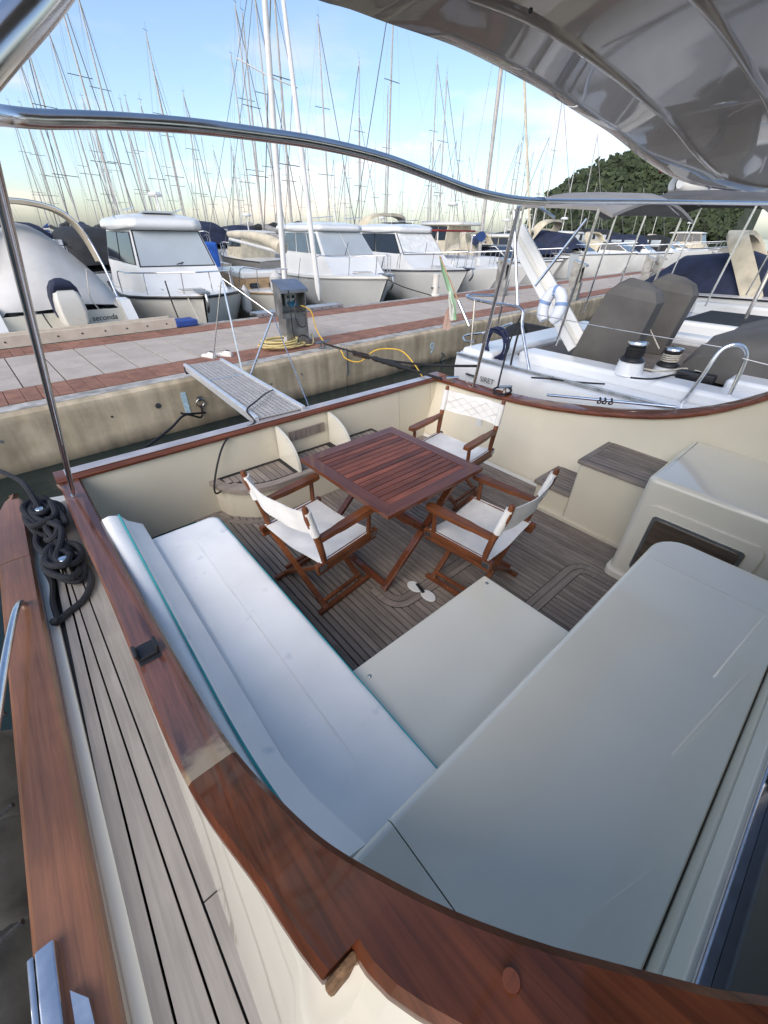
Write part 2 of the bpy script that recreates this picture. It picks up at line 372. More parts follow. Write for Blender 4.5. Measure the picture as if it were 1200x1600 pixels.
# starboard coaming outline measured on the capping surface
OUT = [PZ(*p) for p in ((92, 757), (117, 820), (150, 893), (187, 980), (231, 1095), (262, 1186), (300, 1250), (337, 1302), (375, 1351), (412, 1404), (453, 1470), (500, 1533))]
OUT2 = [PZ(*p) for p in ((555, 1495), (580, 1530), (620, 1567), (680, 1605), (780, 1660))]
INN = [PZ(*p) for p in ((125, 747), (157, 807), (187, 880), (233, 953), (283, 1027), (326, 1110), (352, 1149), (394, 1201), (424, 1231), (467, 1273), (513, 1313), (577, 1350), (713, 1420), (867, 1473), (1000, 1510), (1200, 1540))]
def xat(pl, y):
    t = [(p.y, p.x) for p in pl]
    return sum(interp(t, y + d) for d in (-.05, -.025, 0, .025, .05))/5 if y < 2.8 else interp(t, y)
def xat0(pl, y):
    t = [(p.y, p.x) for p in pl]; k = max(0, min(.05, y - YE - .02))
    return sum(interp(t, y + d*k) for d in (-1, -.5, 0, .5, 1))/5
for i_, x_ in ((5, -.094), (6, -.078)): OUT[i_].x = x_            # fair the line
for i_, x_ in ((2, -.014), (3, -.001), (4, .012), (5, .022), (6, .029)): INN[i_].x = x_
OUT, INN, OUT2 = cat(OUT, 5), cat(INN, 5), cat(OUT2, 5)
YE = OUT[-1].y
st = [3.0, 2.8, 2.6, 2.4, 2.2, 2.0, 1.9, 1.8, 1.7, 1.6, 1.5, 1.4, 1.3, 1.2, 1.1, 1.0, .93, .86, .8, .74, .69, .64, .57, .53, .49, .45, .42, .39, .36, .33, .3, .275, .25, .23, .21, .195, .18, .165, .15, .14, .13]
st = [y for y in st if y > YE + .01] + [YE]
def capsec(xo, xi, y, th=.055):
    z = zt(y); c = .010
    return [V((xo + .004, y, z - th)), V((xo, y, z - th*.6)), V((xo + .002, y, z - c)), V((xo + .012, y, z)), V(((xo + xi)/2, y, z)), V((xi - .012, y, z)), V((xi - .002, y, z - c)), V((xi, y, z - th*.6)), V((xi - .004, y, z - th))]
YF = .57                                        # fresh varnish forward of this, sun-bleached aft of it
MB().loft([capsec(-.17, xat0(INN, 3.0), 3.11)] + [capsec(xat0(OUT, y), xat(INN, y), y) for y in st if y > YF] + [capsec(xat0(OUT, YF), xat(INN, YF), YF)], closed=True).build('starboard_capping', VARN_AGED, yacht, ang=28)
o2 = [(p.y, p.x) for p in OUT2]
def xo2(y): return interp(o2, y) if y > min(o2)[0] else min(o2)[1] + (min(o2)[0] - y)*.55
def xi2(y): return xat(INN, y) if y > INN[-1].y else INN[-1].x + (INN[-1].y - y)*.75
st2 = [YE - .002, YE - .03, YE - .06, .06, .03, .0, -.03, -.06, -.1, -.16, -.22, -.3]
st2 = sorted(set(y for y in st2 if y <= YE - .002), reverse=True)
MB().loft([capsec(xat0(OUT, YF), xat(INN, YF), YF - .0015)] + [capsec(xat0(OUT, y), xat(INN, y), y) for y in st if y < YF - .01] + [capsec(xo2(y), xi2(y), y) for y in st2], closed=True).build('starboard_capping', CAPV, yacht, ang=28)
zb_ = zt(YE); xa_, xb_ = OUT[-1].x, xo2(YE)
MB().box((xa_ + .001, YE - .014, zb_ - .052), (xb_ + .004, YE - .003, zb_ - .003), bev=.006).build('capping_end_block', M('end_grain', (.20, .115, .06), .7, var=.3, vs=60, bump=.3, bs=120, spec=.2), yacht)
for px, py in ((797, 1533),): 
    p = PZ(px, py); MB().lathe([(0, 0), (.0085, 0), (.0085, .006), (0, .0062)], Matrix.Translation(p), 16).build('wood_plug', VARN[0], yacht)
# coaming walls under the capping
secs = []
for y in [3.11] + st + st2[1:]:
    fwd = y < YE - .001
    xo = (xo2(y) if fwd else xat0(OUT, y)) + .016; xi = (xi2(y) if fwd else xat(INN, y)) - .014; z = zt(y) - .03
    secs.append([V((xi, y, -.05)), V((xi, y, z)), V((xo, y, z)), V((min(xo, -.125), y, .50 + .4*(z - .5))), V((-.128, y, .53)), V((-.135, y, .43))])
MB().loft(secs, closed=True).build('starboard_coaming', CREAM2, yacht, ang=50)

# ---- side deck to starboard
ydk = (3.08, -1.0)
sdk = MB().box((-.42, ydk[1], .40), (-.11, ydk[0], .488)).build('side_deck', CAULK, yacht)
seams = [(-.338, -.358), (-.292, -.3045), (-.247, -.2335), (-.198, -.183), (-.128, -.126)]
sideinv = yacht
for (a0, a1), (b0, b1) in zip(seams, seams[1:]):
    # the planks taper a little forward (y 1.3 -> .45)
    f = lambda s0, s1, y: s0 + (s1 - s0)*(1.31 - y)/.87
    for (y0, y1) in ((2.98, .52), (.515, -.95)) if b0 == -.128 else ((2.98, -.95),):
        g = .0032
        q = [V((f(a0, a1, y0) + g, y0, 0)), V((f(b0, b1, y0) - g, y0, 0)), V((f(b0, b1, y1) - g, y1, 0)), V((f(a0, a1, y1) + g, y1, 0))]
        MB().prism([p + V((0, 0, .488)) for p in q], (0, 0, .012)).build('deck_plank', TEAK_SIDE, sdk)
MB().box((-.385, -.95, .46), (-.343, 2.98, .503), bev=.008).build('waterway', CREAM2, yacht)
MB().box((-.385, 2.985, .40), (-.11, 3.10, .498), bev=.005).build('aft_deck_plank', TEAK_SIDE, yacht)
secs = []
for y in (3.26, 3.18, 3.05, 2.8):
    o = {3.26: .13, 3.18: .05, 3.05: .015, 2.8: 0}[y]
    secs.append((y, -.515 + o, -.372 - (0.05 if y > 3.2 else 0)))
secs += [(y, -.515 - .004*(2.8 - y), -.372 - .006*(2.8 - y)) for y in (2.46,)]
A = secs; B = [(2.455, A[-1][1], A[-1][2])] + [(y, -.515 - .004*(2.8 - y), -.372 - .006*(2.8 - y)) for y in (1.6, .8, 0, -1)]
rail_m = M('toe_rail_varnish', (.19, .078, .036), .45, coat=.55, var=.2, vs=2.4, grain=1, gv=.3, bump=.06, coat_r=.1)
for sct in (A, B):
    MB().loft([[V((xo, y, .50)), V((xo - .004, y, .545)), V((xo + .010, y, .562)), V(((xo+xi)/2, y, .566)), V((xi - .010, y, .562)), V((xi, y, .548)), V((xi - .004, y, .50))] for y, xo, xi in sct], closed=True).build('toe_rail', rail_m, yacht, ang=25)
MB().box((-.52, -1, .1), (-.36, 3.2, .50)).build('toe_rail_core', CREAM2, yacht)
# chrome grab rail and chairlock plates on the toe rail
MB().tube(cat([(-.436, 2.04, .562), (-.438, 2.02, .598), (-.452, 1.92, .628), (-.485, 1.68, .645), (-.525, 1.38, .65), (-.57, 1.05, .65), (-.62, .6, .65)], 8), .0145, 12).build('grab_rail', STEEL, yacht)
MB().box((-.510, .36, .560), (-.470, .66, .592), bev=.006).box((-.527, .36, .560), (-.513, .66, .584), bev=.004).build('chrome_chock', STEEL, yacht)
MB().prism([V((-.455, .54, .564)), V((-.425, .50, .564)), V((-.42, .42, .564)), V((-.452, .40, .564))], (.0, 0, .022)).build('chrome_plate', STEEL, yacht)
# bollards at the stern corner of the side deck
for bx, by in ((-.285, 2.84), (-.245, 2.22)):
    MB().lathe([(0, 0), (.034, 0), (.034, .01), (.022, .02), (.02, .085), (.026, .098), (.026, .112), (.02, .12), (0, .121)], Matrix.Translation((bx, by, .50)), 18).build('bollard', STEEL, yacht)
# black saddle fitting on the capping
p = PZ(232, 1022)
f = MB().box((-.035, -.05, 0), (.035, .05, .012), Matrix.Translation(p), .004)
for sx_ in (-1, 1): f.box((-.030 if sx_ < 0 else .018, -.028, .01), (-.018 if sx_ < 0 else .030, .028, .052), Matrix.Translation(p) @ Matrix.Rotation(sx_*.22, 4, 'Y'), .004)
f.box((-.03, -.03, .01), (.03, .03, .024), Matrix.Translation(p), .006).build('boathook_rest', BLACK, yacht)

# ---- bench base, L-shaped settee base, console, cabin bulkhead
MB().box((-.02, -.27, -.04), (.55, 2.33, .375), bev=.02).build('bench_base', CREAM, yacht)
MB().box((.552, -.27, -.04), (1.556, .886, .382), bev=.016).build('settee_base', CREAM2, yacht)
for sx_, sy_ in ((.635, .81), (1.505, .83)):
    MB().lathe([(0, 0), (.009, 0), (.009, .003), (.005, .006), (0, .006)], Matrix.Translation((sx_, sy_, .382)), 12).build('snap_stud', STEELD, yacht)
def rrect(x0, x1, y0, y1, rc):
    """plan outline, rc = radii at (x0,y0),(x1,y0),(x1,y1),(x0,y1)"""
    o = []
    for (cx, cy, r, a0) in ((x0, y0, rc[0], 180), (x1, y0, rc[1], 270), (x1, y1, rc[2], 0), (x0, y1, rc[3], 90)):
        sx_ = 1 if cx == x0 else -1; sy_ = 1 if cy == y0 else -1
        k = 8 if r > .005 else 1
        for i in range(k + 1 if k > 1 else 1):
            a = R(a0 + 90*i/k); o.append(V((cx + sx_*r + r*math.cos(a), cy + sy_*r + r*math.sin(a), 0)))
    return o
def slab(outline, z0, z1, r=.03, k=4):
    """upright body with a rolled top edge"""
    c = sum(outline, V())/len(outline); n = len(outline); ns = []
    for i in range(n):
        e0 = (outline[i] - outline[i-1]); e1 = (outline[(i+1) % n] - outline[i])
        nn = V((e0.y, -e0.x, 0)).normalized() + V((e1.y, -e1.x, 0)).normalized()
        l2 = nn.length; ns.append(nn/l2*min(1.42, 2/l2) if l2 > 1e-5 else V())
    secs = [[p + V((0, 0, z0)) for p in outline]]
    for i in range(k+1):
        a = R(90*i/k); secs.append([p - q*(r*(1 - math.cos(a))) + V((0, 0, z1 - r + r*math.sin(a))) for p, q in zip(outline, ns)])
    return MB().loft(secs, closed=True)
def console_piece(rows, name):
    secs = []
    for x, y1, z1 in rows:
        r = .022; y0 = -.252
        sec = [V((x, y0, 0)), V((x, y0, z1 - .004)), V((x, y0 + .004, z1))]
        sec += [V((x, y1 - r - .004, z1))] + [V((x, y1 - r + r*math.sin(R(q)), z1 - r + r*math.cos(R(q)))) for q in (0, 22, 45, 68, 90)] + [V((x, y1, 0))]
        secs.append(sec)
    return MB().loft(secs, closed=True).build(name, CREAM2, yacht, ang=30)
console_piece([(.0, .268, .80), (.2605, .268, .80)], 'console_end')
console_piece([(.2635, .270, .80), (1.8255, .270, .80)], 'console_top')
console_piece([(1.8285, .270, .7995), (1.94, .270, .7995)] + [(1.94 + .128*math.sin(R(q)), .142 + .128*math.cos(R(q)), .7995 - (.012 if q > 85 else (.003 if q > 70 else 0))) for q in (15, 30, 45, 60, 75, 88)], 'console_end')
MB().box((-.02, -.45, 0), (2.08, -.257, .862), bev=.006).build('cabin_bulkhead', CREAM, yacht)
MB().box((-.02, -.46, .867), (2.08, -.262, .985), bev=.010).build('door_sill', CREAM2, yacht)
MB().box((-.02, -.44, .988), (2.08, -.264, 1.018), bev=.008).build('sill_track', STEEL, yacht)
MB().box((-.02, -.44, 1.020), (2.08, -.285, 1.95)).build('cabin_glazing', M('door_glass', (.008, .008, .009), .12, spec=.12), yacht)
MB().box((2.085, -.44, -.02), (2.60, -.33, 1.95)).build('cabin_door', GLASSD, yacht)
MB().box((2.605, -.44, -.02), (3.5, -.325, 1.95)).build('cabin_bulkhead', CREAM, yacht)
for xx in (.9, 1.9, 2.62): MB().box((xx, -.284, 1.03), (xx + .05, -.270, 1.94), bev=.004).build('door_stile', STEEL, yacht)
# locker box to port with its door
lock = slab(rrect(2.63, 3.46, -.32, .545, (0, 0, .03, .05)), .0, .80, .035).build('locker', CREAM2, yacht, ang=30)
slab(rrect(2.605, 3.44, -.32, .565, (0, 0, .03, .06)), .0, .055, .012).build('locker_plinth', CREAM2, yacht, ang=30)
def panel_x(x, y0, y1, z0, z1, r, th, name, mat):
    o = rrect(y0, y1, z0, z1, (r, r, r, r))
    return MB().prism([V((x, p.x, p.y)) for p in o], (-th, 0, 0)).build(name, mat, lock)
panel_x(2.629, -.12, .475, .10, .635, .05, .012, 'locker_frame', CREAM2)
panel_x(2.618, -.055, .425, .14, .575, .025, .010, 'locker_door_rim', STEELD)
panel_x(2.6085, -.035, .405, .16, .555, .02, .006, 'locker_door', M('locker_wood', (.085, .062, .045), .35, coat=.5, grain=1, gv=.4))
# port steps with slatted teak treads
def tread(x0, x1, y0, y1, z, nb, axis='y'):
    MB().box((x0 - .02, y0 - .005, z - .035), (x1, y1 + .02, z), bev=.010).build('tread_rim', TEAK_DECK[1], yacht)
    bed = MB().box((x0 + .03, y0 + .0, z), (x1 - .03, y1 - .03, z + .001)).build('tread_bed', CAULK, yacht)
    w = (x1 - x0 - .06)/nb
    for i in range(nb):
        a = x0 + .03 + w*i
        MB().box((a + .0045, y0 + .004, z), (a + w - .0045, y1 - .034, z + .004), bev=.001).build('tread_slat', TEAK_DECK[1], bed)
MB().box((3.00, 1.09, -.02), (3.42, 1.40, .215), bev=.02).build('step_body', CREAM, yacht)
MB().box((2.975, .545, -.02), (3.47, 1.088, .545), bev=.02).build('step_body', CREAM, yacht)
MB().box((2.955, .56, -.01), (3.3, 1.41, .03), bev=.008).build('step_plinth', CREAM, yacht)
tread(3.0, 3.44, 1.092, 1.40, .25, 8); tread(2.975, 3.50, .56, 1.085, .58, 9)
# aft boarding step across the transom with two wings
oc = cat([(.76, 3.09, 0), (.80, 2.93, 0), (.93, 2.78, 0), (1.12, 2.70, 0), (1.40, 2.69, 0), (2.5, 2.69, 0)], 6)
poly = [V(p) for p in oc] + [V((2.5, 3.09, 0))]
def inset(poly, d):
    c = []
    for p in poly: c.append(V((p.x + (d if p.x < .95 else (d*.5 if p.x < 1.2 else 0)), p.y + (d if p.y < 2.9 else d*.4) if p.y < 3.05 else p.y, 0)))
    return c
MB().prism([p + V((0, 0, -.02)) for p in inset(poly, .03)], (0, 0, .275)).build('aft_step_body', CREAM, yacht)
MB().prism([p + V((0, 0, .257)) for p in poly], (0, 0, .043)).build('aft_step_rim', TEAK_DECK[0], yacht)
abed = MB().prism([p + V((0, 0, .30)) for p in inset(poly, .07)], (0, 0, .0012)).build('aft_step_bed', CAULK, yacht)
x = .86
while x < 2.45:
    fr = interp([(p.x, p.y) for p in inset(poly, .075)[:-1]], x + .02)
    if not (1.38 < x + .03 < 1.45 or 1.93 < x + .03 < 2.0):
        MB().box((x, fr + .004, .30), (x + .046, 3.045, .3045), bev=.001).build('tread_slat', TEAK_DECK[1], abed)
    x += .052
MB().prism([V((p.x, p.y, -.001)) for p in cat([(.70, 3.08, 0), (.75, 2.9, 0), (.90, 2.73, 0), (1.1, 2.64, 0), (1.4, 2.62, 0)], 6)] + [V((p.x, p.y, -.001)) for p in reversed(cat([(.74, 3.08, 0), (.79, 2.92, 0), (.93, 2.77, 0), (1.12, 2.68, 0), (1.4, 2.66, 0)], 6))], (0, 0, .004)).build('curved_margin', TEAK_DECK[0], yacht)
for wx in (1.415, 1.965):
    pr = [V((wx, 3.09, .301)), V((wx, 2.74, .301))] + [V((wx, 3.09 - .35*math.cos(R(a)) , .33 + .27*math.sin(R(a)))) for a in range(0, 81, 10)] + [V((wx, 3.09, .605))]
    MB().prism(pr, (.024, 0, 0)).build('step_wing', CREAM2, yacht)
inl = MB().box((1.54, 3.088, .43), (1.92, 3.099, .52), bev=.002).build('inlay_board', TEAK_DECK[2], yacht)
for i in range(7): MB().box((1.55 + .053*i, 3.084, .434), (1.597 + .053*i, 3.0885, .516)).build('inlay_slat', TEAK_DECK[2], inl)
# oval cover plate and vent on the port quarter
o = [V((3.42, 2.38 + .035*math.cos(a), .33 + .085*math.sin(a))) for a in [i*math.pi/10 for i in range(20)]]
MB().prism(o, (-.02, 0, .0)).build('oval_plate', WHITE, yacht)
MB().box((3.455, 2.80, .50), (3.47, 2.86, .56), bev=.004).build('vent_plate', STEELD, yacht)

# ---- awning rail, strut and the glossy hardtop overhang
rail = [P(-60, 172, y=.98), P(0, 180, y=1.10), P(60, 186, y=1.14), P(130, 187.5, y=1.17), P(200, 190, y=1.20), P(300, 197, y=1.22), P(400, 209, y=1.24), P(500, 224, y=1.24), P(600, 248, y=1.22), P(680, 277, y=1.20), P(740, 299, y=1.17), P(800, 312, y=1.14), P(850, 316, y=1.12)]
MB().tube(cat(rail, 5), .0142, 14).build('awning_rail', STEEL, yacht)
rail2 = [P(830, 315, y=1.13), P(900, 315.5, y=1.10), P(1000, 315.5, y=1.04), P(1100, 316.5, y=.93), P(1200, 318, y=.74), P(1290, 319, y=.55)]
MB().tube(cat(rail2, 5), .0105, 14).build('awning_rail', STEEL, yacht)
MB().tube([P(835, 315, y=1.128), P(848, 315, y=1.122)], .0150, 14).build('rail_collar', STEELD, yacht)
b0 = P(116, 776, z=.625)
top = P(-25, 200, y=1.25)
pth = [b0 + (top - b0)*t for t in (0, .05, .07, .2, .5, 1.0)]
MB().tube(pth, [.009, .009, .0125, .013, .013, .013], 12).build('awning_strut', STEEL, yacht)
MB().box((-.014, -.018, 0), (.014, .018, .030), Matrix.Translation(b0 + V((0, -.01, -.01))), .004).build('strut_foot', STEEL, yacht)
MB().tube(cat([P(-90, 180, y=.60), P(0, 74, y=.62), P(75, -12, y=.64), P(150, -120, y=.66)], 6), .0150, 16).build('awning_post', STEEL, yacht)
ed = [V((-.12, .2, 2.44)), V((.0, .42, 2.435)), V((.2, .6, 2.42)), P(430, -60, z=2.41), P(480, -2, z=2.39), P(540, 18, z=2.37), P(600, 40, z=2.35), P(700, 75, z=2.33), P(780, 112, z=2.315), P(850, 150, z=2.30), P(900, 180, z=2.285), P(950, 212, z=2.265), P(1000, 250, z=2.245), P(1050, 280, z=2.225), P(1100, 294, z=2.208), P(1160, 300, z=2.20), P(1230, 302, z=2.195)]
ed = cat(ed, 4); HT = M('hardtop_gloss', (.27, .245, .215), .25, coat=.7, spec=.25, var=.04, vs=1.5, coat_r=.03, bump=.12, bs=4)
zs_ = [p.z for p in ed]
for _ in range(12): zs_ = [zs_[0]] + [(a + 2*b + c)/4 for a, b, c in zip(zs_, zs_[1:], zs_[2:])] + [zs_[-1]]
for p, z in zip(ed, zs_): p.z = z
secs = []
for p in ed:
    row = []
    for t, dz in ((0, .05), (.0, .014), (.014, .0), (.06, .001), (.178, .004), (.186, -.003), (.196, -.003), (.204, .005), (.40, .010), (.408, .004), (.418, .004), (.426, .011), (.6, .018), (.72, .02)): row.append(V((p.x, p.y - t, p.z + dz)))
    row += [V((p.x, p.y - .72, p.z + .26)), V((p.x, p.y - .2, p.z + .2)), V((p.x, p.y - .02, p.z + .12))]
    secs.append(row)
MB().loft(secs, closed=True).build('hardtop_overhang', HT, yacht, ang=50)
for px, py, r in ((785, 2, .045), (712, 49, .006), (753, 44, .006), (1005, 173, .006), (830, 10, .004)):
    c = P(px, py, z=2.365 if px < 800 else 2.33)
    if r > .02: MB().lathe([(0, 0), (r, 0), (r*1.25, .004), (r*1.25, .03), (0, .03)], Matrix.Translation(c + V((0, 0, -.012))) @ Matrix.Diagonal((1.5, 1, 1, 1)), 24).build('courtesy_light', BLACK, yacht)
    else: MB().sph(c + V((0, 0, -.005)), r).build('screw_cap', BLACK, yacht)
# ================================================================== loose furniture in the cockpit
def cushion(outline, z0, z1, r, mb=None):
    n = len(outline); ns = []
    for i in range(n):
        e0 = outline[i] - outline[i-1]; e1 = outline[(i+1) % n] - outline[i]
        nn = V((e0.y, -e0.x, 0)).normalized() + V((e1.y, -e1.x, 0)).normalized(); ns.append(nn.normalized() if nn.length > 1e-5 else V())
    secs = []
    for i in range(9):
        a = R(-90 + 180*i/8); secs.append([p - q*(r*(1 - math.cos(a))) + V((0, 0, (z0 + z1)/2 + (z1 - z0)/2*math.sin(a))) for p, q in zip(outline, ns)])
    return (mb or MB()).loft(secs, closed=True)
# seat cushion
seat_o = rrect(.15, .568, .285, 2.36, (.01, .01, .06, .02))
seat_c = thing('seat_cushion', (.36, 1.3, .378), 'long white seat cushion with teal piping lying on the bench', 'cushion')
dense = []
for p, q in zip(seat_o, seat_o[1:] + seat_o[:1]):
    k = max(1, int((q - p).length/.045))
    dense += [p + (q - p)*i/k for i in range(k)]
def ctr(p): return V((.36, max(.285 + .21, min(2.36 - .21, p.y)), 0))
secs = []
for ins, z in ((.004, .380), (.0, .392), (-.003, .416), (.0, .440), (.006, .449)):
    secs.append([p + (ctr(p) - p).normalized()*ins + V((0, 0, z + .0015*math.sin(p.y*23 + p.x*31))) for p in dense])
for k in (.90, .75, .55, .35, .15, .01):
    row = []
    for p in dense:
        q = ctr(p) + (p - ctr(p))*k
        row.append(q + V((0, 0, .452 + .010*(1 - k) + .005*noise.noise(q*5.0) + .0035*noise.noise(q*14.0 + V((3, 1, 0))))))
    secs.append(row)
m = MB().loft(secs, closed=True)
m.build('cushion_body', VINYL, seat_c, ang=60, wn=False)
MB().tube([p + V((0, 0, .441)) for p in seat_o], .0045, 6, closed=True).build('piping', PIPING, seat_c)
MB().tube([p + V((0, 0, .392)) for p in seat_o], .0045, 6, closed=True).build('piping', PIPING, seat_c)
# back cushion leaning on the coaming
back_c = thing('back_cushion', (.08, 1.4, .453), 'long white backrest cushion with teal piping along the varnished coaming', 'cushion')
secs = []; pip = []
for y in (2.475, 2.47, 2.45, 2.3, 2.0, 1.7, 1.4, 1.1, .9, .7, .55, .42, .33):
    k = 1 if y < 2.46 else .6
    xi = xat(INN, y) - .012 if y < 2.4 else xat(INN, 2.4) - .01
    tp = min(.625, .62 + .0*y); xf = max(.062, xi + .055)
    e = 0 if y < 2.46 else .02
    xb = .15 + max(0, .62 - y)*.25
    xf = min(xf, xb - .02)
    secs.append([V((xi + .02, y, .46 + e)), V((xi - .006 + e, y, tp - .03)), V((xi + .008 + e, y, tp + .012 - e)), V(((xi + xf)/2, y, tp + .020 - e)), V((xf - .006, y, tp + .006 - e)), V((xf + .006, y, tp - .012)), V((xf + .03, y, .56)), V((xb + .012, y, .50)), V((xb + .006, y, .462 + e*.5)), V((xb - .03, y, .456 + e*.5))])
    pip.append(V((xf + .004, y, tp + .004 - e)))
MB().loft(secs, closed=True).build('cushion_body', VINYL, back_c, ang=70)
MB().tube(cat(pip, 3), .005, 6).build('piping', PIPING, back_c)

# table ---------------------------------------------------------------
table = thing('folding_table', (1.61, 1.79, 0), 'square folding slatted hardwood table on crossed legs', 'table', rz=R(1.0))
TX, TY, TZ = .43, .455, .72
bw = .085
for y0, y1, s in ((TY - bw, TY, 1), (-TY, -TY + bw, -1)):
    MB().prism([V((-TX, s*TY, TZ - .026)), V((TX, s*TY, TZ - .026)), V((TX - bw, s*(TY - bw), TZ - .026)), V((-TX + bw, s*(TY - bw), TZ - .026))], (0, 0, .026)).build('frame_board', VARN[0], table, world=False)
for s in (-1, 1):
    MB().prism([V((s*TX, -TY + .0012, TZ - .026)), V((s*TX, TY - .0012, TZ - .026)), V((s*(TX - bw + .001), TY - bw, TZ - .026)), V((s*(TX - bw + .001), -TY + bw, TZ - .026))], (0, 0, .0255)).build('frame_board', VARN[1], table, world=False)
ns_ = 15; sw = 2*(TY - bw)/ns_
slat_me = MB().box((-TX + bw + .002, -sw/2 + .0026, -.022), (TX - bw - .002, sw/2 - .0026, 0), bev=.002).mesh('slat', SLATW, ang=10)
for i in range(ns_): link('slat', slat_me, table, (0, -TY + bw + sw*(i + .5), TZ - .0015))
for s in (-1, 1): MB().box((s*.25 - .02, -TY + .03, TZ - .055), (s*.25 + .02, TY - .03, TZ - .027), bev=.003).build('bearer', VARN[1], table, world=False)
for yy in (-.36, .36):
    for s in (-1, 1):
        MB().bar((s*.36, yy + s*.016, TZ - .03), (-s*.36, yy + s*.016, .012), .028, .045, up=(0, 1, 0)).build('leg', VARN[2], table, world=False)
for s in (-1, 1): MB().bar((-s*.335, -.36 + s*.016, .04), (-s*.335, .36 + s*.016, .04), .04, .028).build('floor_rail', VARN[1], table, world=False)
for zz, xx in ((.22, .17), (.5, -.17)): MB().bar((xx, -.36, zz), (xx, .36, zz), .03, .022).build('stretcher', VARN[1], table, world=False)
MB().tube([(0, -.40, .37), (0, -.335, .37)], .008, 8).tube([(0, .335, .37), (0, .40, .37)], .008, 8).build('pivot_bolt', STEELD, table, world=False)

# director's chairs ---------------------------------------------------
def director_chair(loc, rz, label, w=.27, lean=.085, sag=.035, seed=1):
    rnd = random.Random(seed)
    t = thing('director_chair', loc, label, 'chair', "director's chairs round the cockpit table", rz)
    B = dict(parent=t, world=False)
    for s in (-1, 1):
        MB().bar((s*w, -.25, .435), (s*w, .25, .435), .034, .042, bev=.006).build('seat_rail', CHAIRW[1], **B)
        MB().bar((s*w, -.24, .395), (s*w, .24, .395), .026, .030, bev=.005).build('lower_rail', CHAIRW[1], **B)
        pst = [(s*w, -.185, .43), (s*w, -.192, .50), (s*(w + .002), -.215, .62), (s*(w + .004), -.185 - lean, .80), (s*(w + .005), -.195 - lean, .868), (s*(w + .005), -.196 - lean, .880)]
        MB().tube(pst, [.015, .019, .0205, .0185, .0165, .010], 12).build('back_post', CHAIRW[2], **B)
        MB().tube([(s*w, .185, .45), (s*w, .187, .615)], [.016, .014], 10).build('arm_post', CHAIRW[2], **B)
        arm = [(-.205, .022), (-.10, .024), (-.04, .032), (.10, .034), (.22, .034), (.245, .026), (.25, .016)]
        secs = [[V((s*w - a, y, .612 + .0)), V((s*w - a + .004, y, .640)), V((s*w + a - .004, y, .640)), V((s*w + a, y, .612))] for y, a in arm]
        MB().loft(secs, closed=True).build('armrest', CHAIRW[1], **B)
        for ya, yb_ in ((-.235, -.185), (.19, .235)): MB().box((s*w + s*.018 - .004, ya, .410), (s*w + s*.018 + .004, yb_, .448), bev=.002).build('hinge_plate', STEELD, **B)
        for yy in (-.165, .165):
            MB().bar((s*w, yy + s*.014, .40), (-s*(w - .035), yy + s*.014, .022), .022, .036, up=(0, 1, 0), bev=.004).build('leg', CHAIRW[2], **B)
        MB().bar((-s*(w - .055), -.165 + s*.014, .075), (-s*(w - .055), .165 + s*.014, .075), .022, .026, bev=.004).build('stretcher', CHAIRW[1], **B)
        MB().bar((-s*(w - .04), -.235, .018), (-s*(w - .04), .235, .018), .032, .030, bev=.006).build('foot_rail', CHAIRW[1], **B)
    nx, ny = 15, 13; vs = []
    for j in range(ny):
        for i in range(nx):
            u = -1 + 2*i/(nx-1); v = -1 + 2*j/(ny-1)
            z = .458 - sag*(1 - u*u)*(1 - .25*v*v) + .004*math.sin(5*u + 3*v + seed)*(1 - u*u) + .003*math.sin(9*v - 4*u)*(1-u*u)
            vs.append(V((u*(w + .004), v*.215, z)))
    fs = [(j*nx+i, j*nx+i+1, (j+1)*nx+i+1, (j+1)*nx+i) for j in range(ny-1) for i in range(nx-1)]
    low = [v - V((0, 0, .004)) for v in vs]
    m = MB().add(vs, fs).add(low, fs); m.build('canvas_seat', CANVAS, ang=60, **B)
    rows = []
    for zz in (.675, .70, .74, .78, .82, .845):
        row = []
        for i in range(17):
            u = -1 + 2*i/16; tt = (zz - .43)/.45
            yb = -.19 - lean*max(0, (zz - .5)/.37)
            row.append(V((u*(w + .003), yb - .045*(1 - u*u) - .006 + .003*math.sin(7*u + 20*zz + seed), zz + .006*math.sin(3*u + seed)*(1 - u*u) - (.012*(1 - u*u)))))
        rows.append(row)
    bk = MB()
    n_ = len(rows[0])
    ring = [r + [p + V((0, .006, 0)) for p in reversed(r)] for r in rows]
    bk.loft(ring, closed=True).build('canvas_back', CANVAS, ang=60, **B)
    if seed == 3:       # quilting stitched across the backrest
        def bp(u, zz):
            yb = -.19 - lean*max(0, (zz - .5)/.37)
            return V((u*(w + .003), yb - .045*(1 - u*u) + .0012, zz + .006*math.sin(3*u + seed)*(1 - u*u) - .012*(1 - u*u)))
        for d in (-1, 1):
            for k in range(-4, 4):
                ln = [bp(-1 + 2*t/10, .69 + d*(-1 + 2*t/10 - k*.42)*.15) for t in range(11) if .685 < .69 + d*(-1 + 2*t/10 - k*.42)*.15 < .838]
                if len(ln) > 1: MB().tube(ln, .0028, 5).build('quilt_stitch', M('stitch_grey', (.60, .59, .57), .9), **B)  # raised stitch lines, slightly greyer than the canvas
    for s in (-1, 1):
        sl = []
        for zz in (.672, .72, .78, .845):
            yb = -.19 - lean*max(0, (zz - .5)/.37); sl.append((s*(w + .004), yb - .002, zz))
        MB().tube(sl, [.0245, .0235, .0232, .0225], 12).build('canvas_sleeve', CANVAS, **B)
    return t
director_chair((1.01, 1.80, 0), R(-90 + 8), 'director chair with canvas seat between the long white bench cushion and the table', seed=1)
director_chair((1.83, 1.14, 0), R(6), 'director chair with canvas seat with its back to the settee base', w=.262, seed=2)
director_chair((2.55, 2.03, 0), R(90 + 8), 'director chair with diamond-quilted back beside the port bulwark', w=.275, seed=3)
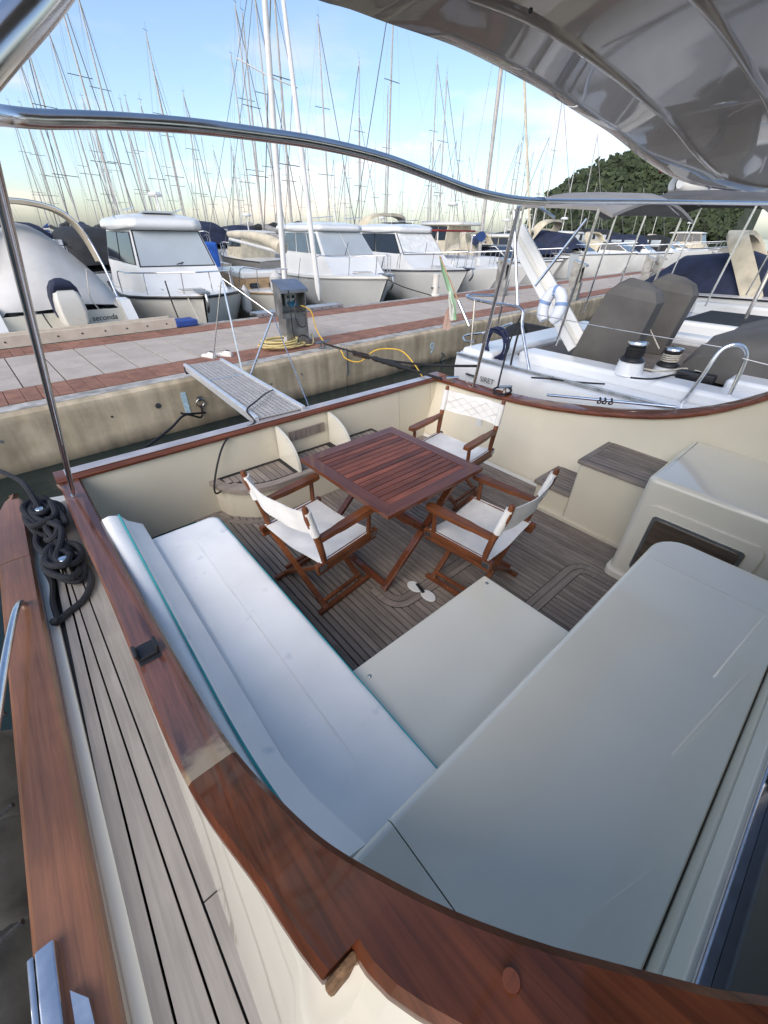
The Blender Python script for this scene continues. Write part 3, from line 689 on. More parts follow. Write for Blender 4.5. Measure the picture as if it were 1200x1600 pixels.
# ================================================================== water, pier and what stands on it
WZ = -.2
def water_mat():
    m = bpy.data.materials.new('water'); m.use_nodes = True; t = m.node_tree; b = t.nodes['Principled BSDF']; l = t.links.new
    b.inputs['Base Color'].default_value = (.012, .022, .022, 1); b.inputs['Roughness'].default_value = .06; b.inputs['IOR'].default_value = 1.33
    tc = t.nodes.new('ShaderNodeTexCoord'); n = t.nodes.new('ShaderNodeTexNoise'); n.inputs['Scale'].default_value = 1.6; n.inputs['Detail'].default_value = 6
    bp = t.nodes.new('ShaderNodeBump'); bp.inputs['Strength'].default_value = .35; bp.inputs['Distance'].default_value = .12
    l(tc.outputs['Object'], n.inputs['Vector']); l(n.outputs['Fac'], bp.inputs['Height']); l(bp.outputs[0], b.inputs['Normal']); return m
wt = MB().add([V((-3000, -3000, WZ)), V((3000, -3000, WZ)), V((3000, 3000, WZ)), V((-3000, 3000, WZ))], [(0, 1, 2, 3)]).build('water', water_mat())
tag(wt, kind='structure')
def conc_mat():
    m = bpy.data.materials.new('pier_concrete'); m.use_nodes = True; t = m.node_tree; b = t.nodes['Principled BSDF']; l = t.links.new; nn = t.nodes.new
    tc = nn('ShaderNodeTexCoord'); n1 = nn('ShaderNodeTexNoise'); n1.inputs['Scale'].default_value = 1.6; n1.inputs['Detail'].default_value = 8; n1.inputs['Roughness'].default_value = .65
    l(tc.outputs['Object'], n1.inputs['Vector'])
    r = nn('ShaderNodeValToRGB'); e = r.color_ramp.elements; e[0].position = .3; e[0].color = (.36, .29, .19, 1); e[1].position = .72; e[1].color = (.62, .53, .39, 1); l(n1.outputs['Fac'], r.inputs['Fac'])
    mp = nn('ShaderNodeMapping'); mp.inputs['Scale'].default_value = (7, 7, .7); l(tc.outputs['Object'], mp.inputs['Vector'])
    n2 = nn('ShaderNodeTexNoise'); n2.inputs['Scale'].default_value = 1.; n2.inputs['Detail'].default_value = 5; l(mp.outputs[0], n2.inputs['Vector'])
    r2 = nn('ShaderNodeMapRange'); r2.inputs['From Min'].default_value = .35; r2.inputs['From Max'].default_value = .7; r2.inputs['To Min'].default_value = .72; r2.inputs['To Max'].default_value = 1.18; l(n2.outputs['Fac'], r2.inputs['Value'])
    v = nn('ShaderNodeVectorMath'); v.operation = 'SCALE'; l(r.outputs[0], v.inputs[0]); l(r2.outputs[0], v.inputs['Scale'])
    sx = nn('ShaderNodeSeparateXYZ'); l(tc.outputs['Object'], sx.inputs[0])            # tide-line growth
    ad = nn('ShaderNodeMath'); ad.operation = 'MULTIPLY_ADD'; l(n1.outputs['Fac'], ad.inputs[0]); ad.inputs[1].default_value = -.42; l(sx.outputs['Z'], ad.inputs[2])
    r3 = nn('ShaderNodeMapRange'); r3.inputs['From Min'].default_value = -.46; r3.inputs['From Max'].default_value = -.24; r3.inputs['To Min'].default_value = 1; r3.inputs['To Max'].default_value = 0; l(ad.outputs[0], r3.inputs['Value'])
    mx = nn('ShaderNodeMix'); mx.data_type = 'RGBA'; l(r3.outputs[0], mx.inputs['Factor']); l(v.outputs[0], mx.inputs[6]); mx.inputs[7].default_value = (.030, .026, .018, 1)
    l(mx.outputs[2], b.inputs['Base Color']); b.inputs['Roughness'].default_value = .85
    bp = nn('ShaderNodeBump'); bp.inputs['Strength'].default_value = .5; bp.inputs['Distance'].default_value = .02; l(n1.outputs['Fac'], bp.inputs['Height']); l(bp.outputs[0], b.inputs['Normal']); return m
CONC = conc_mat()
LIPM = M('lip_concrete', (.36, .345, .32), .85, var=.3, vs=7, bump=.4, bs=60, det=8)
GRAN = M('granite_tile', (.48, .42, .365), .9, spec=.15, var=.07, vs=3, rnd=.05, bump=.1, bs=200, speck=(190, .55, (.20, .18, .17)))
REDT = M('red_board', (.27, .14, .10), .85, spec=.2, var=.16, vs=6, grain=0, gv=.14, rnd=.09, bump=.1)
GROUT = M('grout', (.12, .11, .10), .9, var=.2)
PZT = .45
pier = tag(link('pier', None, None, (0, 0, 0), (0, 0, TH)), kind='structure')
L0, L1, n0, n1_, n2_, n3_, n4_, n5_ = -14, 75, 5.48, 5.77, 6.36, 8.20, 8.80, 9.1
for a, b in ((-14, -7.6), (-7.58, 4.36), (4.38, 16.3), (16.32, 28.3), (28.32, 52), (52.02, 75)):
    pr = [(n0 + .01, -1.2), (n0, .33), (n0 + .02, .40), (n0 + .07, .437), (n1_ + .0, .440), (n1_, .425), (n4_, .425), (n4_, .440), (n5_ - .05, .437), (n5_, .40), (n5_, -1.2)]
    MB().loft([[V((x, y, z)) for y, z in pr] for x in (a, b)], closed=True).build('concrete_section', CONC, pier, world=False, ang=30)
    for ya, yb in ((n0 + .075, n1_ - .004), (n4_ + .004, n5_ - .055)): MB().box((a + .01, ya, .4385), (b - .01, yb, .4425)).build('concrete_lip', LIPM, pier, world=False)
MB().box((L0, n2_ + .002, .426), (L1, n3_ - .002, .438)).build('tile_bed', GROUT, pier, world=False)
tw, td = .43, (n3_ - n2_ - .03)/3
tile_me = MB().box((.007, .007, 0), (tw - .007, td - .007, .0115), bev=.003).mesh('paving_tile', GRAN, ang=10)
red_me = MB().box((.003, .004, 0), (.153, .586, .024), bev=.003).box((.157, .004, 0), (.307, .586, .024), bev=.003).mesh('red_tile', REDT, ang=10)
u = -5.0
while u < 26:
    for k in range(3): link('paving_tile', tile_me, pier, (u, n2_ + .015 + td*k, .4385 + random.uniform(-.0008, .0008)))
    u += tw
MB().box((26.1, n2_ + .01, .4385), (L1, n3_ - .01, .450)).build('far_paving', GRAN, pier, world=False)
u = -5.0
while u < 24:
    for nn_ in (n1_, n3_ + .004): link('red_tile', red_me, pier, (u, nn_ + .004, .4265))
    u += .31
for nn_ in (n1_, n3_ + .004): MB().box((u + .01, nn_ + .004, .4265), (L1, nn_ + .59, .4505)).build('far_red_strip', REDT, pier, world=False)
# painted marks and holes on the wall facing us
def text_mesh(txt, size, mat, name, ext=.002, shear=0.):
    cu = bpy.data.curves.new(name, 'FONT'); cu.body = txt; cu.size = size; cu.align_x = 'CENTER'; cu.extrude = ext; cu.shear = shear
    o = bpy.data.objects.new(name, cu); COL.objects.link(o); bpy.context.view_layer.update()
    me = bpy.data.meshes.new_from_object(o.evaluated_get(bpy.context.evaluated_depsgraph_get()))
    bpy.data.objects.remove(o); me.materials.clear(); me.materials.append(mat); me.name = name; return me
BLUEP = M('pale_blue_paint', (.45, .62, .72), .7, var=.2, vs=20)
def wallpt(px, py):
    p = PN(px, py, n0); return V((p.dot(U), n0, p.z))
w9 = wallpt(674, 552)
link('painted_number', text_mesh('9', .30, BLUEP, 'painted_number'), pier, w9 + V((0, -.004, 0)), (R(90), 0, 0))
w1 = wallpt(291, 628)
MB().box(w1 + V((-.045, -.004, -.16)), w1 + V((.02, -.001, .13))).build('painted_mark', BLUEP, pier, world=False)
for px, py, r in ((247, 634, .035), (175, 651, .012), (2, 690, .016), (424, 600, .015), (471, 585, .015)):
    c = wallpt(px, py)
    MB().lathe([(r*.75, -.004), (r, -.004), (r, .003), (r*.75, .003)], Matrix.Translation(c) @ Matrix.Rotation(R(90), 4, 'X'), 16).build('wall_socket', STEELD, pier, world=False)
    MB().lathe([(0, -.002), (r*.74, -.002), (r*.74, .002), (0, .002)], Matrix.Translation(c) @ Matrix.Rotation(R(90), 4, 'X'), 16).build('wall_hole', BLACK, pier, world=False)
def wall_ring(px, py, s=.055):
    c = wallpt(px, py)
    MB().tube([c + V((s*math.cos(a), -.03 - .015*math.sin(a), s*math.sin(a) - s)) for a in [i*math.pi/8 for i in range(16)]], .009, 7, closed=True).build('mooring_ring', STEELD, pier, world=False)
    MB().box(c + V((-.03, -.03, -.03)), c + V((.03, 0, .03)), bev=.008).build('ring_plate', STEELD, pier, world=False)
    return Q(c.x, c.y - .03, c.z - s*2)
r1 = wall_ring(310, 622); r2 = wall_ring(690, 553, .07); r3 = wall_ring(808, 538, .05)
MB().tube([V((4.37, n0 - .012, .44)), V((4.37, n0 - .012, .0))], .018, 8).build('joint_pipe', STEELD, pier, world=False)

# service pedestals ----------------------------------------------------
def pedestal(u, n, z, rz, label, w=.36, d=.34, h=.98, detail=True, group=None):
    t = thing('service_pedestal', Q(u, n, z), label, 'pedestal', 'electric pedestals along the pier', TH + rz)
    B = dict(parent=t, world=False)
    hw, hd = w/2, d/2; st_ = M('pedestal_steel', (.33, .33, .32), .38, metal=.85, var=.2, vs=6, rough_var=.12)
    MB().box((-hw*.92, -hd*.9, 0), (hw*.92, hd*.9, h*.45), bev=.006).build('base_cabinet', st_, **B)
    pts = [V((-hw, -hd + .06, h*.45)), V((-hw, hd, h*.45)), V((-hw, hd, h)), V((-hw, -hd - .02, h*.88)), V((-hw, -hd - .02, h*.84)), V((-hw, -hd + .06, h*.82))]
    MB().prism(pts, (.012, 0, 0)).build('side_panel', st_, **B)
    MB().prism([p + V((w - .012, 0, 0)) for p in pts], (.012, 0, 0)).build('side_panel', st_, **B)
    MB().box((-hw + .012, hd - .02, h*.45), (hw - .012, hd, h*.97)).build('back_panel', st_, **B)
    MB().box((-hw + .013, -hd + .09, h*.451), (hw - .013, hd - .022, h*.52)).build('socket_shelf', st_, **B)
    MB().add([V((-hw - .01, -hd - .03, h*.885)), V((hw + .01, -hd - .03, h*.885)), V((hw + .01, hd + .01, h + .008)), V((-hw - .01, hd + .01, h + .008)), V((-hw - .01, -hd - .03, h*.835)), V((hw + .01, -hd - .03, h*.835)), V((hw + .01, hd + .01, h - .02)), V((-hw - .01, hd + .01, h - .02))], [(0, 1, 2, 3), (4, 5, 6, 7), (0, 1, 5, 4), (1, 2, 6, 5), (2, 3, 7, 6), (3, 0, 4, 7)]).build('sloped_lid', M('pedestal_lid', (.36, .38, .42), .3, metal=.9, var=.1), **B)
    if detail:
        MB().box((-.06, hd - .10, h*.60), (.13, hd - .03, h*.80), bev=.006).build('socket_panel', M('socket_white', (.62, .62, .58), .5), **B)
        for x in (-.005, .075):
            MB().box((x - .024, hd - .112, h*.725), (x + .024, hd - .098, h*.77), bev=.003).build('breaker_window', BLACK, **B)
            MB().lathe([(0, 0), (.033, 0), (.036, .03), (.028, .075), (.02, .10), (0, .10)], Matrix.Translation((x, hd - .10, h*.66)) @ Matrix.Rotation(R(115), 4, 'X'), 14).build('blue_socket', M('socket_blue', (.03, .22, .42), .45), **B)
        MB().box((hw*.2 - .30, -hd*.9 - .008, .05), (hw*.2 - .25, -hd*.9 - .001, .16)).build('notice_sticker', WHITE, **B)
    return t
ped_u, ped_n = 3.87, 6.22
pedestal(ped_u, ped_n, .452, R(-8), 'stainless electric pedestal with two blue plugs beside coiled yellow hose', w=.42, d=.34, h=.93)
PB = Q(ped_u, ped_n, .452)
for i, (px, py, h) in enumerate(((782, 462, 1.0), (912, 470, 1.0), (1003, 447, 1.0), (1062, 448, 1.0), (1130, 428, 1.0), (1160, 432, 1.0))):
    p = P(px, py, z=.45); uu = p.dot(U)
    pedestal(uu, min(8.9, max(5.8, p.dot(N))), .452, R(12), ['plain grey pedestal beside the white boarding plank', 'grey pedestal beside the boat under the beige arch', 'grey pedestal in front of the navy-covered motorboat', 'grey pedestal with red drum at its foot', 'far grey pedestal near the dinghy davits', 'farthest grey pedestal down the pier'][i], w=.34, h=h, detail=False)

# hose, cables, ropes --------------------------------------------------
HOSE = M('yellow_hose', (.62, .50, .22), .45, var=.1)
def pz(px, py, z=.47): return P(px, py, z=z)
hose = MB(); pts = []; rnd = random.Random(5); hc = P(440, 543, z=.46)
for i in range(150):
    a = i*2*math.pi/20; k = i//20
    rr = .29 + .045*math.sin(i*.37) + .02*rnd.uniform(-1, 1)
    pts.append(hc + V((rr*math.cos(a) + .05*math.sin(k*1.7), .72*rr*math.sin(a) + .03*math.cos(k*2.3), .012 + .0155*(i/20) % .12)))
pts += [hc + V((.36, -.16, .02)), hc + V((.52, -.12, .02)), hc + V((.62, .02, .05)), hc + V((.64, .10, .12))]
tag(MB().tube(cat(pts, 3), .0125, 7).build('hose_coil', HOSE), 'coiled pale yellow water hose lying on the pier edge', 'hose')
def rope(name, pts, r, mat, label, catg='rope', k=6, seg=7, group=None):
    return tag(MB().tube(cat(pts, k), r, seg).build(name, mat), label, catg, group)
def pd(dx, dy, dz): return PB + U*dx + N*dy + V((0, 0, dz))
rope('power_cable', [pd(.06, .02, .60), pd(-.03, -.20, .70), pd(-.10, -.24, .50), pd(-.05, -.25, .32), pd(.06, -.25, .30), pd(.09, -.22, .42), pd(.05, -.05, .58)], .008, BLACK, 'thin black power cable looping from the pedestal sockets', 'cable')
rope('power_cable', [pd(-.14, -.19, .82), pd(-.15, -.20, .5), pd(-.14, -.22, .15), pd(-.02, -.30, .02), pd(.10, -.32, .02), pd(.10, -.26, .12), pd(-.02, -.24, .17), pd(-.10, -.26, .10), pd(-.06, -.30, .015)], .009, BLACK, 'black power cable hanging down beside the pedestal to a loop', 'cable')
rope('shore_cable', [pd(.12, -.10, .58), pd(.22, -.22, .50), pd(.25, -.30, .22), pd(.32, -.45, .02), pd(.36, -.75, -.02), PN(540, 560, 5.3), PN(562, 565, 5.0), P(585, 548, y=5.0), P(610, 545, y=4.8), P(630, 550, y=4.5), P(648, 570, y=4.2), P(662, 592, y=3.6)], .009, M('yellow_cable', (.75, .46, .04), .45), 'bright yellow shore power cable drooping from the pedestal', 'cable')
# mooring lines with rubber snubber, chain and spring
cleat = thing('pier_cleat', Q(ped_u + .16, 5.66, .445), 'steel mooring cleat on the pier edge beside the pedestal', 'cleat', rz=TH)
MB().box((-.05, -.04, 0), (.05, .04, .02), bev=.006).tube([(-.14, 0, .10), (.14, 0, .10)], .02, 9).tube([(-.04, 0, .01), (-.04, 0, .1)], .018, 8).tube([(.04, 0, .01), (.04, 0, .1)], .018, 8).build('cleat_body', STEELD, cleat, world=False)
CL = Q(ped_u + .16, 5.62, .53)
eA = P(690, 592, z=.70); a0 = CL; d = eA - a0
snub = [a0 + d*t for t in (0, .25, .5, .52, .54, .57, .60, .63, .66, .69, .72, .75, .78, .80, .9, 1)]
rs = [.013, .013, .013, .03, .036, .028, .036, .028, .036, .028, .036, .028, .036, .014, .014, .014]
tag(MB().tube(snub, rs, 9).build('mooring_line', ROPEB), 'black mooring line with ribbed rubber snubber from cleat to our port quarter', 'rope')
nb0 = P(748, 572, z=.80)
chain = thing('mooring_chain', CL, 'short steel chain from the pier cleat to the mooring spring', 'chain')
d2 = nb0 - CL
def sagp(t, s=.10): return CL + d2*t - V((0, 0, s*4*t*(1 - t)))
for i in range(12):
    t = .02 + .2*i/12; c = sagp(t); q = (sagp(t + .01) - sagp(t - .01)).normalized().to_track_quat('X', 'Z').to_matrix()
    rot = Matrix.Rotation(R(90*(i % 2)), 3, 'X')
    MB().tube([c + q @ (rot @ V((.030*math.cos(a), .017*math.sin(a), 0))) for a in [k*math.pi/5 for k in range(10)]], .006, 5, closed=True).build('chain_link', STEELD, chain)
pts = []
for i in range(90):
    t = .25 + .12*i/89; a = i*.9; c = sagp(t); pts.append(c + V((0, .035*math.cos(a), .035*math.sin(a))))
tag(MB().tube(pts, .008, 5).build('mooring_spring', M('rusty_spring', (.06, .035, .03), .6, metal=.5, var=.4)), 'dark rusty coil spring in the mooring line by the number 9', 'spring')
rope('mooring_line', [sagp(.37), sagp(.44), sagp(.6), sagp(.8), sagp(1.0)], .015, ROPEB, 'taut black mooring line running to the white sailboat stern')
kn = rope('mooring_line', [r1 + V((0, 0, .02)), r1 + V((-.05, -.05, -.12)), P(290, 648, y=5.0), P(268, 668, y=4.5), P(240, 690, y=4.0), P(205, 712, y=3.5)], .013, ROPEB, 'black mooring line hanging from the wall ring to the dark water')
rope('mooring_tail', [r1 + V((.02, -.03, -.08)), P(290, 647, y=5.2), P(283, 645, y=5.2)], .014, ROPEB, 'knotted black rope end below the wall ring', k=4)
rope('mooring_line', [P(-40, 720, y=4.4), P(20, 745, y=3.5), P(42, 762, y=3.05), V((-.285, 2.86, .58))], .016, ROPE, 'grey mooring line leading off from the chrome stern bollard')

# gangway, its stays and shoes -----------------------------------------
gw0 = V((1.53, 3.17, .675)); gw1 = V((1.66, 5.42, .64)); gd = (gw1 - gw0); gl = gd.length
gy = gd.normalized(); gx = gy.cross(V((0, 0, 1))).normalized(); gz = gx.cross(gy)
gang = link('boarding_gangway', None, None, gw0, Matrix((gx, gy, gz)).transposed().to_euler()); tag(gang, 'aluminium boarding gangway with perforated tread reaching the pier', 'gangway')
B = dict(parent=gang, world=False); hw = .225
for s in (-1, 1):
    MB().box((s*hw - .02, 0, -.06), (s*hw + .02, gl, .022), bev=.010).build('side_beam', M('bright_alu', (.70, .72, .75), .3, metal=.5, var=.05), **B)
TRD = M('grey_tread', (.40, .385, .37), .6, var=.1, bump=.2)
nxh, nyh = 9, 48                                # tread with real punched holes, as crossing bars
for i in range(nxh + 1): x = -.195 + .39*i/nxh; MB().box((x - .011, .02, -.006), (x + .011, gl - .02, .003)).build('tread_bar', TRD, **B)
cross = MB()
for j in range(nyh + 1): y = .02 + (gl - .04)*j/nyh; MB().box((-.205, y - .010, -.007), (.205, y + .010, .002)).build('tread_bar', TRD, **B)
MB().box((-.205, gl*.62, -.006), (.205, gl*.62 + .03, .006)).build('tread_joint', ALU, **B)
MB().box((-.20, .01, -.055), (.20, gl - .01, -.035)).build('under_plate', RUBBER, **B)
MB().tube([(-.25, gl - .05, -.05), (.25, gl - .05, -.05)], .045, 10).build('pier_roller', RUBBER, **B)
# stanchion frame over the outer end
def gp(x, y, z=0): return gw0 + gx*x + gy*y + gz*z
fr = thing('gangway_handrail', gp(.22, 1.3, .03), 'thin steel A-frame handrail folded up from the gangway', 'handrail')
t1 = P(346, 434, y=5.05); t2 = P(426, 492, y=4.6)
for nm, a, b, r in (('stanchion', P(333, 562, y=5.3), t1, .007), ('stanchion', P(379, 583, y=4.75), t1, .010), ('stanchion', P(390, 590, y=4.62), t2, .012), ('guard_wire', t1, t2, .006), ('guard_wire', t2, P(482, 634, y=3.3), .006)):
    MB().tube([a, b], r, 8).build(nm, STEEL, fr)
MB().sph(t2, .02).build('wire_clamp', STEELD, fr)
# pair of shoes
SHOE = M('shoe_white', (.66, .63, .58), .7, var=.1, vs=20)
for i, (px, py, rz) in enumerate(((327, 558, 20), (351, 556, 35))):
    p = P(px, py, z=.452)
    sh = thing('trainer_shoe', p, 'white trainer shoe left on the red pier edge by the gangway', 'shoe', 'pair of shoes on the pier', R(rz))
    secs = []
    for y, w, h in ((-.13, .02, .03), (-.12, .034, .065), (-.07, .037, .085), (-.02, .036, .08), (.04, .040, .055), (.09, .044, .04), (.125, .035, .032), (.142, .012, .022)):
        secs.append([V((-w, y, .016)), V((-w*.9, y, h*.7)), V((-w*.4, y, h)), V((w*.4, y, h)), V((w*.9, y, h*.7)), V((w, y, .016))])
    MB().loft(secs, closed=True).build('upper', SHOE, sh, world=False, ang=70)
    MB().prism([V((w_, y_, 0)) for w_, y_ in [(-.03, -.13), (-.04, -.08), (-.036, 0), (-.047, .09), (-.03, .14), (.03, .14), (.047, .09), (.036, 0), (.04, -.08), (.03, -.13)]], (0, 0, .02)).build('sole', WHITE, sh, world=False)
    MB().sph((0, -.06, .084), (.022, .045, .006)).build('shoe_opening', BLACK, sh, world=False)
    for yy in (.0, .025): MB().bar((-.032, yy, .075 - yy*.9), (.032, yy, .075 - yy*.9), .008, .01, up=(0, 1, 0)).build('stripe', BLACK, sh, world=False)
# gangplank lying along the far edge with blue end, second grey one
for (pxa, pya), (pxb, pyb), nm, lab, mt, w in (((-60, 545), (255, 500), 'folded_gangplank', 'cream gangplank with bolt holes and blue end lying on the far pier edge', M('gangplank_cream', (.60, .52, .42), .6, var=.08), .16), ((395, 491), (690, 462), 'folded_gangplank', 'plain grey aluminium gangplank lying on the far pier edge', ALU, .16)):
    pa = P(pxa, pya, z=.5); pb = P(pxb, pyb, z=.5); ua, ub = pa.dot(U), pb.dot(U)
    if nm and 'grey' in lab: ub = min(ub, ua + 2.4)
    na = 8.86
    t = thing(nm, Q((ua + ub)/2, na, .4525), lab, 'gangplank', 'gangplanks left on the pier', TH)
    ln = (ub - ua)/2
    MB().box((-ln, -.02, 0), (ln, .02, .17 if 'cream' in lab else .08), bev=.006).build('side_beam', mt, t, world=False)
    MB().box((-ln, .30, 0), (ln, .34, .17 if 'cream' in lab else .08), bev=.006).build('side_beam', mt, t, world=False)
    MB().box((-ln + .01, .021, .05), (ln - .01, .299, .075)).build('tread', mt, t, world=False)
    nh = 9
    for i in range(nh): MB().lathe([(0, 0), (.014, 0), (.014, .006), (0, .006)], Matrix.Translation((-ln + 2*ln*(i + .5)/nh, -.021, .09 if 'cream' in lab else .04)) @ Matrix.Rotation(R(90), 4, 'X'), 8).build('bolt_hole', BLACK, t, world=False)
    if 'cream' in lab: MB().box((ln, -.03, .0), (ln + .42, .34, .11), bev=.02).build('blue_end', M('blue_pad', (.03, .07, .28), .6), t, world=False)
# gangway safety line falling into the cockpit
rope('gangway_line', [gp(.20, .62, .02), gp(.05, .45, .05), gp(-.10, .30, .05), gp(-.24, .18, .03), P(398, 660, y=3.16), P(372, 672, y=3.15), P(352, 690, y=3.08), P(341, 720, y=3.03), P(335, 757, y=2.98), P(338, 771, y=2.96), P(350, 764, y=2.93)], .008, BLACK, 'thin black line draped from the gangway over the transom into the cockpit')
# ================================================================== moored boats
COVER_G = M('pale_boat_cover', (.52, .51, .49), .85, var=.08, vs=2, bump=.25, bs=5)
BEIGE_C = M('beige_canvas', (.46, .40, .30), .85, var=.12, vs=3, bump=.2, bs=9)
NAVY_C = M('navy_canvas', (.014, .020, .048), .8, var=.3, vs=3, bump=.25, bs=7)
BLACK_C = M('black_canvas', (.016, .017, .019), .8, var=.3, vs=3, bump=.25, bs=7)
GREY_C = M('grey_canvas', (.092, .088, .083), .85, var=.15, vs=3, bump=.3, bs=6)
LGREY_C = M('light_grey_canvas', (.24, .23, .22), .85, var=.1, vs=3, bump=.25, bs=6)
BLUE_C = M('blue_canvas', (.012, .045, .16), .8, var=.25, vs=3, bump=.25, bs=7)
RED_C = M('red_canvas', (.22, .02, .02), .8, var=.25)
CREAM_C = M('cream_canvas', (.56, .50, .38), .85, var=.12, vs=4, bump=.35, bs=9)
BLIND = M('window_blind', (.40, .44, .46), .3, coat=.8, var=.04, vs=2)
WOODC = M('pale_wood', (.38, .25, .13), .5, var=.15, grain=0, gv=.25)
ALU_M = M('mast_alloy', (.46, .44, .41), .55, metal=.2, var=.1)
WHITE_M = M('white_spar', (.70, .69, .66), .45, var=.05)
WIRE = M('rigging_wire', (.20, .20, .20), .5, metal=.5)
GREYH = M('grey_hull', (.32, .31, .29), .4, coat=.3, var=.06)
def hull_sections(Lh, beam, fb, rise=.25, bluff=2.2, rake=.5, full=.42, stern=.92):
    out = []
    for t in (0, .015, .04, .08, .14, .22, .32, .45, .6, .8, 1):
        b = beam/2*((1 - (1 - min(1, t/full))**bluff)*(1 - (1 - stern)*max(0, (t - full)/(1 - full))**2)); b = max(b, .02)
        zs = fb + rise*(1 - t)**2; k = (1 - t)**3
        pts = []
        for fx, z in ((1, zs), (.985, zs*.80), (.93 - .12*k, zs*.45), (.84 - .22*k, .0), (.45, -.25), (0, -.35)):
            yy = t*Lh + rake*(1 - max(z, -.1)/zs)*k
            pts.append(V((b*fx, yy, z)))
        out.append(pts)
    return out
def boat_hull(t, Lh, beam, fb, mat, rub=BLACK, deck=WHITE, rise=.25, bluff=2.2, rake=.5, full=.42, stern=.92, rubr=.022, stripe=None):
    S = hull_sections(Lh, beam, fb, rise, bluff, rake, full, stern)
    secs = [s + [V((-p.x, p.y, p.z)) for p in reversed(s[:-1])] for s in S]
    m = MB().loft(secs); n = len(secs[0]); o = len(m.v) - n; m.f.append(tuple(o + i for i in range(n)))
    m.build('hull', mat, t, world=False, ang=50)
    dk = []
    for s in S:
        g = s[0]; b = max(.005, g.x - .03)
        dk.append([V((-b, g.y + .02*(g.x < .3), g.z - .012)), V((-b*.6, g.y + .02*(g.x < .3), g.z + .03)), V((0, g.y + .02*(g.x < .3), g.z + .045)), V((b*.6, g.y + .02*(g.x < .3), g.z + .03)), V((b, g.y + .02*(g.x < .3), g.z - .012))])
    MB().loft(dk).build('deck', deck, t, world=False, ang=50)
    if rub: MB().tube([s[0] + V((.006, 0, -.03)) for s in reversed(S)] + [V((-s[0].x - .006, s[0].y, s[0].z - .03)) for s in S], rubr, 6).build('rub_rail', rub, t, world=False)
    return S
def bil(q, a, b):
    return (q[0]*(1-a) + q[1]*a)*(1-b) + (q[3]*(1-a) + q[2]*a)*b
def panes(t, q, cols, mat, name, m=.07, frame=None, out=.012, th=.008):
    """q = bl,br,tr,tl seen from outside; cols = list of (a0,a1)"""
    q = [V(p) for p in q]; nrm = (q[1]-q[0]).cross(q[3]-q[0]).normalized()
    for a0, a1 in cols:
        pts = [bil(q, a0, m), bil(q, a1, m), bil(q, a1, 1-m), bil(q, a0, 1-m)]
        if frame:
            c = sum(pts, V())/4; fr = [c + (p - c)*1.0 + (p-c).normalized()*.035 for p in pts]
            par = MB().prism([p + nrm*.003 for p in fr], nrm*(out - .004)).build('window_frame', frame, t, world=False)
        else: par = t
        MB().prism([p + nrm*out for p in pts], nrm*th).build(name, mat, par, world=False)
def cabin(t, y0, ys, yt, y2, zd, zs, zr, wf, wb, front, side, roofmat=WHITE, body=WHITE, rear_over=.3, front_over=.18, fcols=((.03, .97),), scols=((.05, .97),), roof_t=.10, taper=.86, frame=BLACK, y2t=None):
    y2t = y2 if y2t is None else y2t
    lo = [V((-wf*1.02, y0, zd)), V((wf*1.02, y0, zd)), V((wb*1.04, y2, zd)), V((-wb*1.04, y2, zd))]
    si = [V((-wf, ys, zs)), V((wf, ys, zs)), V((wb, y2, zs + .05)), V((-wb, y2, zs + .05))]
    tp = [V((-wf*taper, yt, zr)), V((wf*taper, yt, zr)), V((wb*taper, y2t, zr)), V((-wb*taper, y2t, zr))]
    m = MB().loft([lo, si, tp], closed=True); m.build('cabin', body, t, world=False, ang=20)
    panes(t, [si[0], si[1], tp[1], tp[0]], fcols, front, 'windscreen', .06, frame)
    panes(t, [si[1], si[2], tp[2], tp[1]], scols, side, 'side_window', .10, frame)
    panes(t, [si[3], si[0], tp[0], tp[3]], [(1 - b, 1 - a) for a, b in scols], side, 'side_window', .10, frame)
    o = []; wr = wb*taper + .06; wfr = wf*taper + .05
    pl = [(-wfr*.75, yt - front_over), (wfr*.75, yt - front_over), (wfr, yt - front_over + .12), (wr, (yt + y2t)/2), (wr, y2t + rear_over - .1), (wr - .1, y2t + rear_over), (-wr + .1, y2t + rear_over), (-wr, y2t + rear_over - .1), (-wr, (yt + y2t)/2), (-wfr, yt - front_over + .12)]
    c = V((0, (yt + y2t + rear_over - front_over)/2, 0))
    secs = []
    for k, z in ((.97, zr - .01), (1, zr + roof_t*.3), (.985, zr + roof_t*.7), (.93, zr + roof_t), (.6, zr + roof_t*1.35), (.02, zr + roof_t*1.5)):
        secs.append([V((x*k, c.y + (y - c.y)*k, z)) for x, y in pl])
    MB().loft(secs, closed=True).build('roof', roofmat, t, world=False, ang=60)
    return si, tp
def bow_rail(t, S, h=.5, upto=.5, Lh=6, r=.013, inset=.08, n=4):
    pts = [s[0] for s in S if s[0].y <= upto*Lh]
    R_ = [V((max(0, p.x - inset), p.y + inset, p.z + h)) for p in pts]
    path = [V((R_[-1].x, R_[-1].y + .25, pts[-1].z + .02))] + list(reversed(R_[1:])) + [V((-p.x, p.y, p.z)) for p in R_[1:]] + [V((-R_[-1].x, R_[-1].y + .25, pts[-1].z + .02))]
    MB().tube(cat(path, 3), r, 7).build('bow_rail', STEEL, t, world=False)
    for i in range(2, len(R_), 2):
        for s in (-1, 1): MB().tube([V((s*R_[i].x, R_[i].y, R_[i].z)), V((s*(R_[i].x + .02), R_[i].y + .05, pts[i].z))], r*.85, 6).build('rail_post', STEEL, t, world=False)
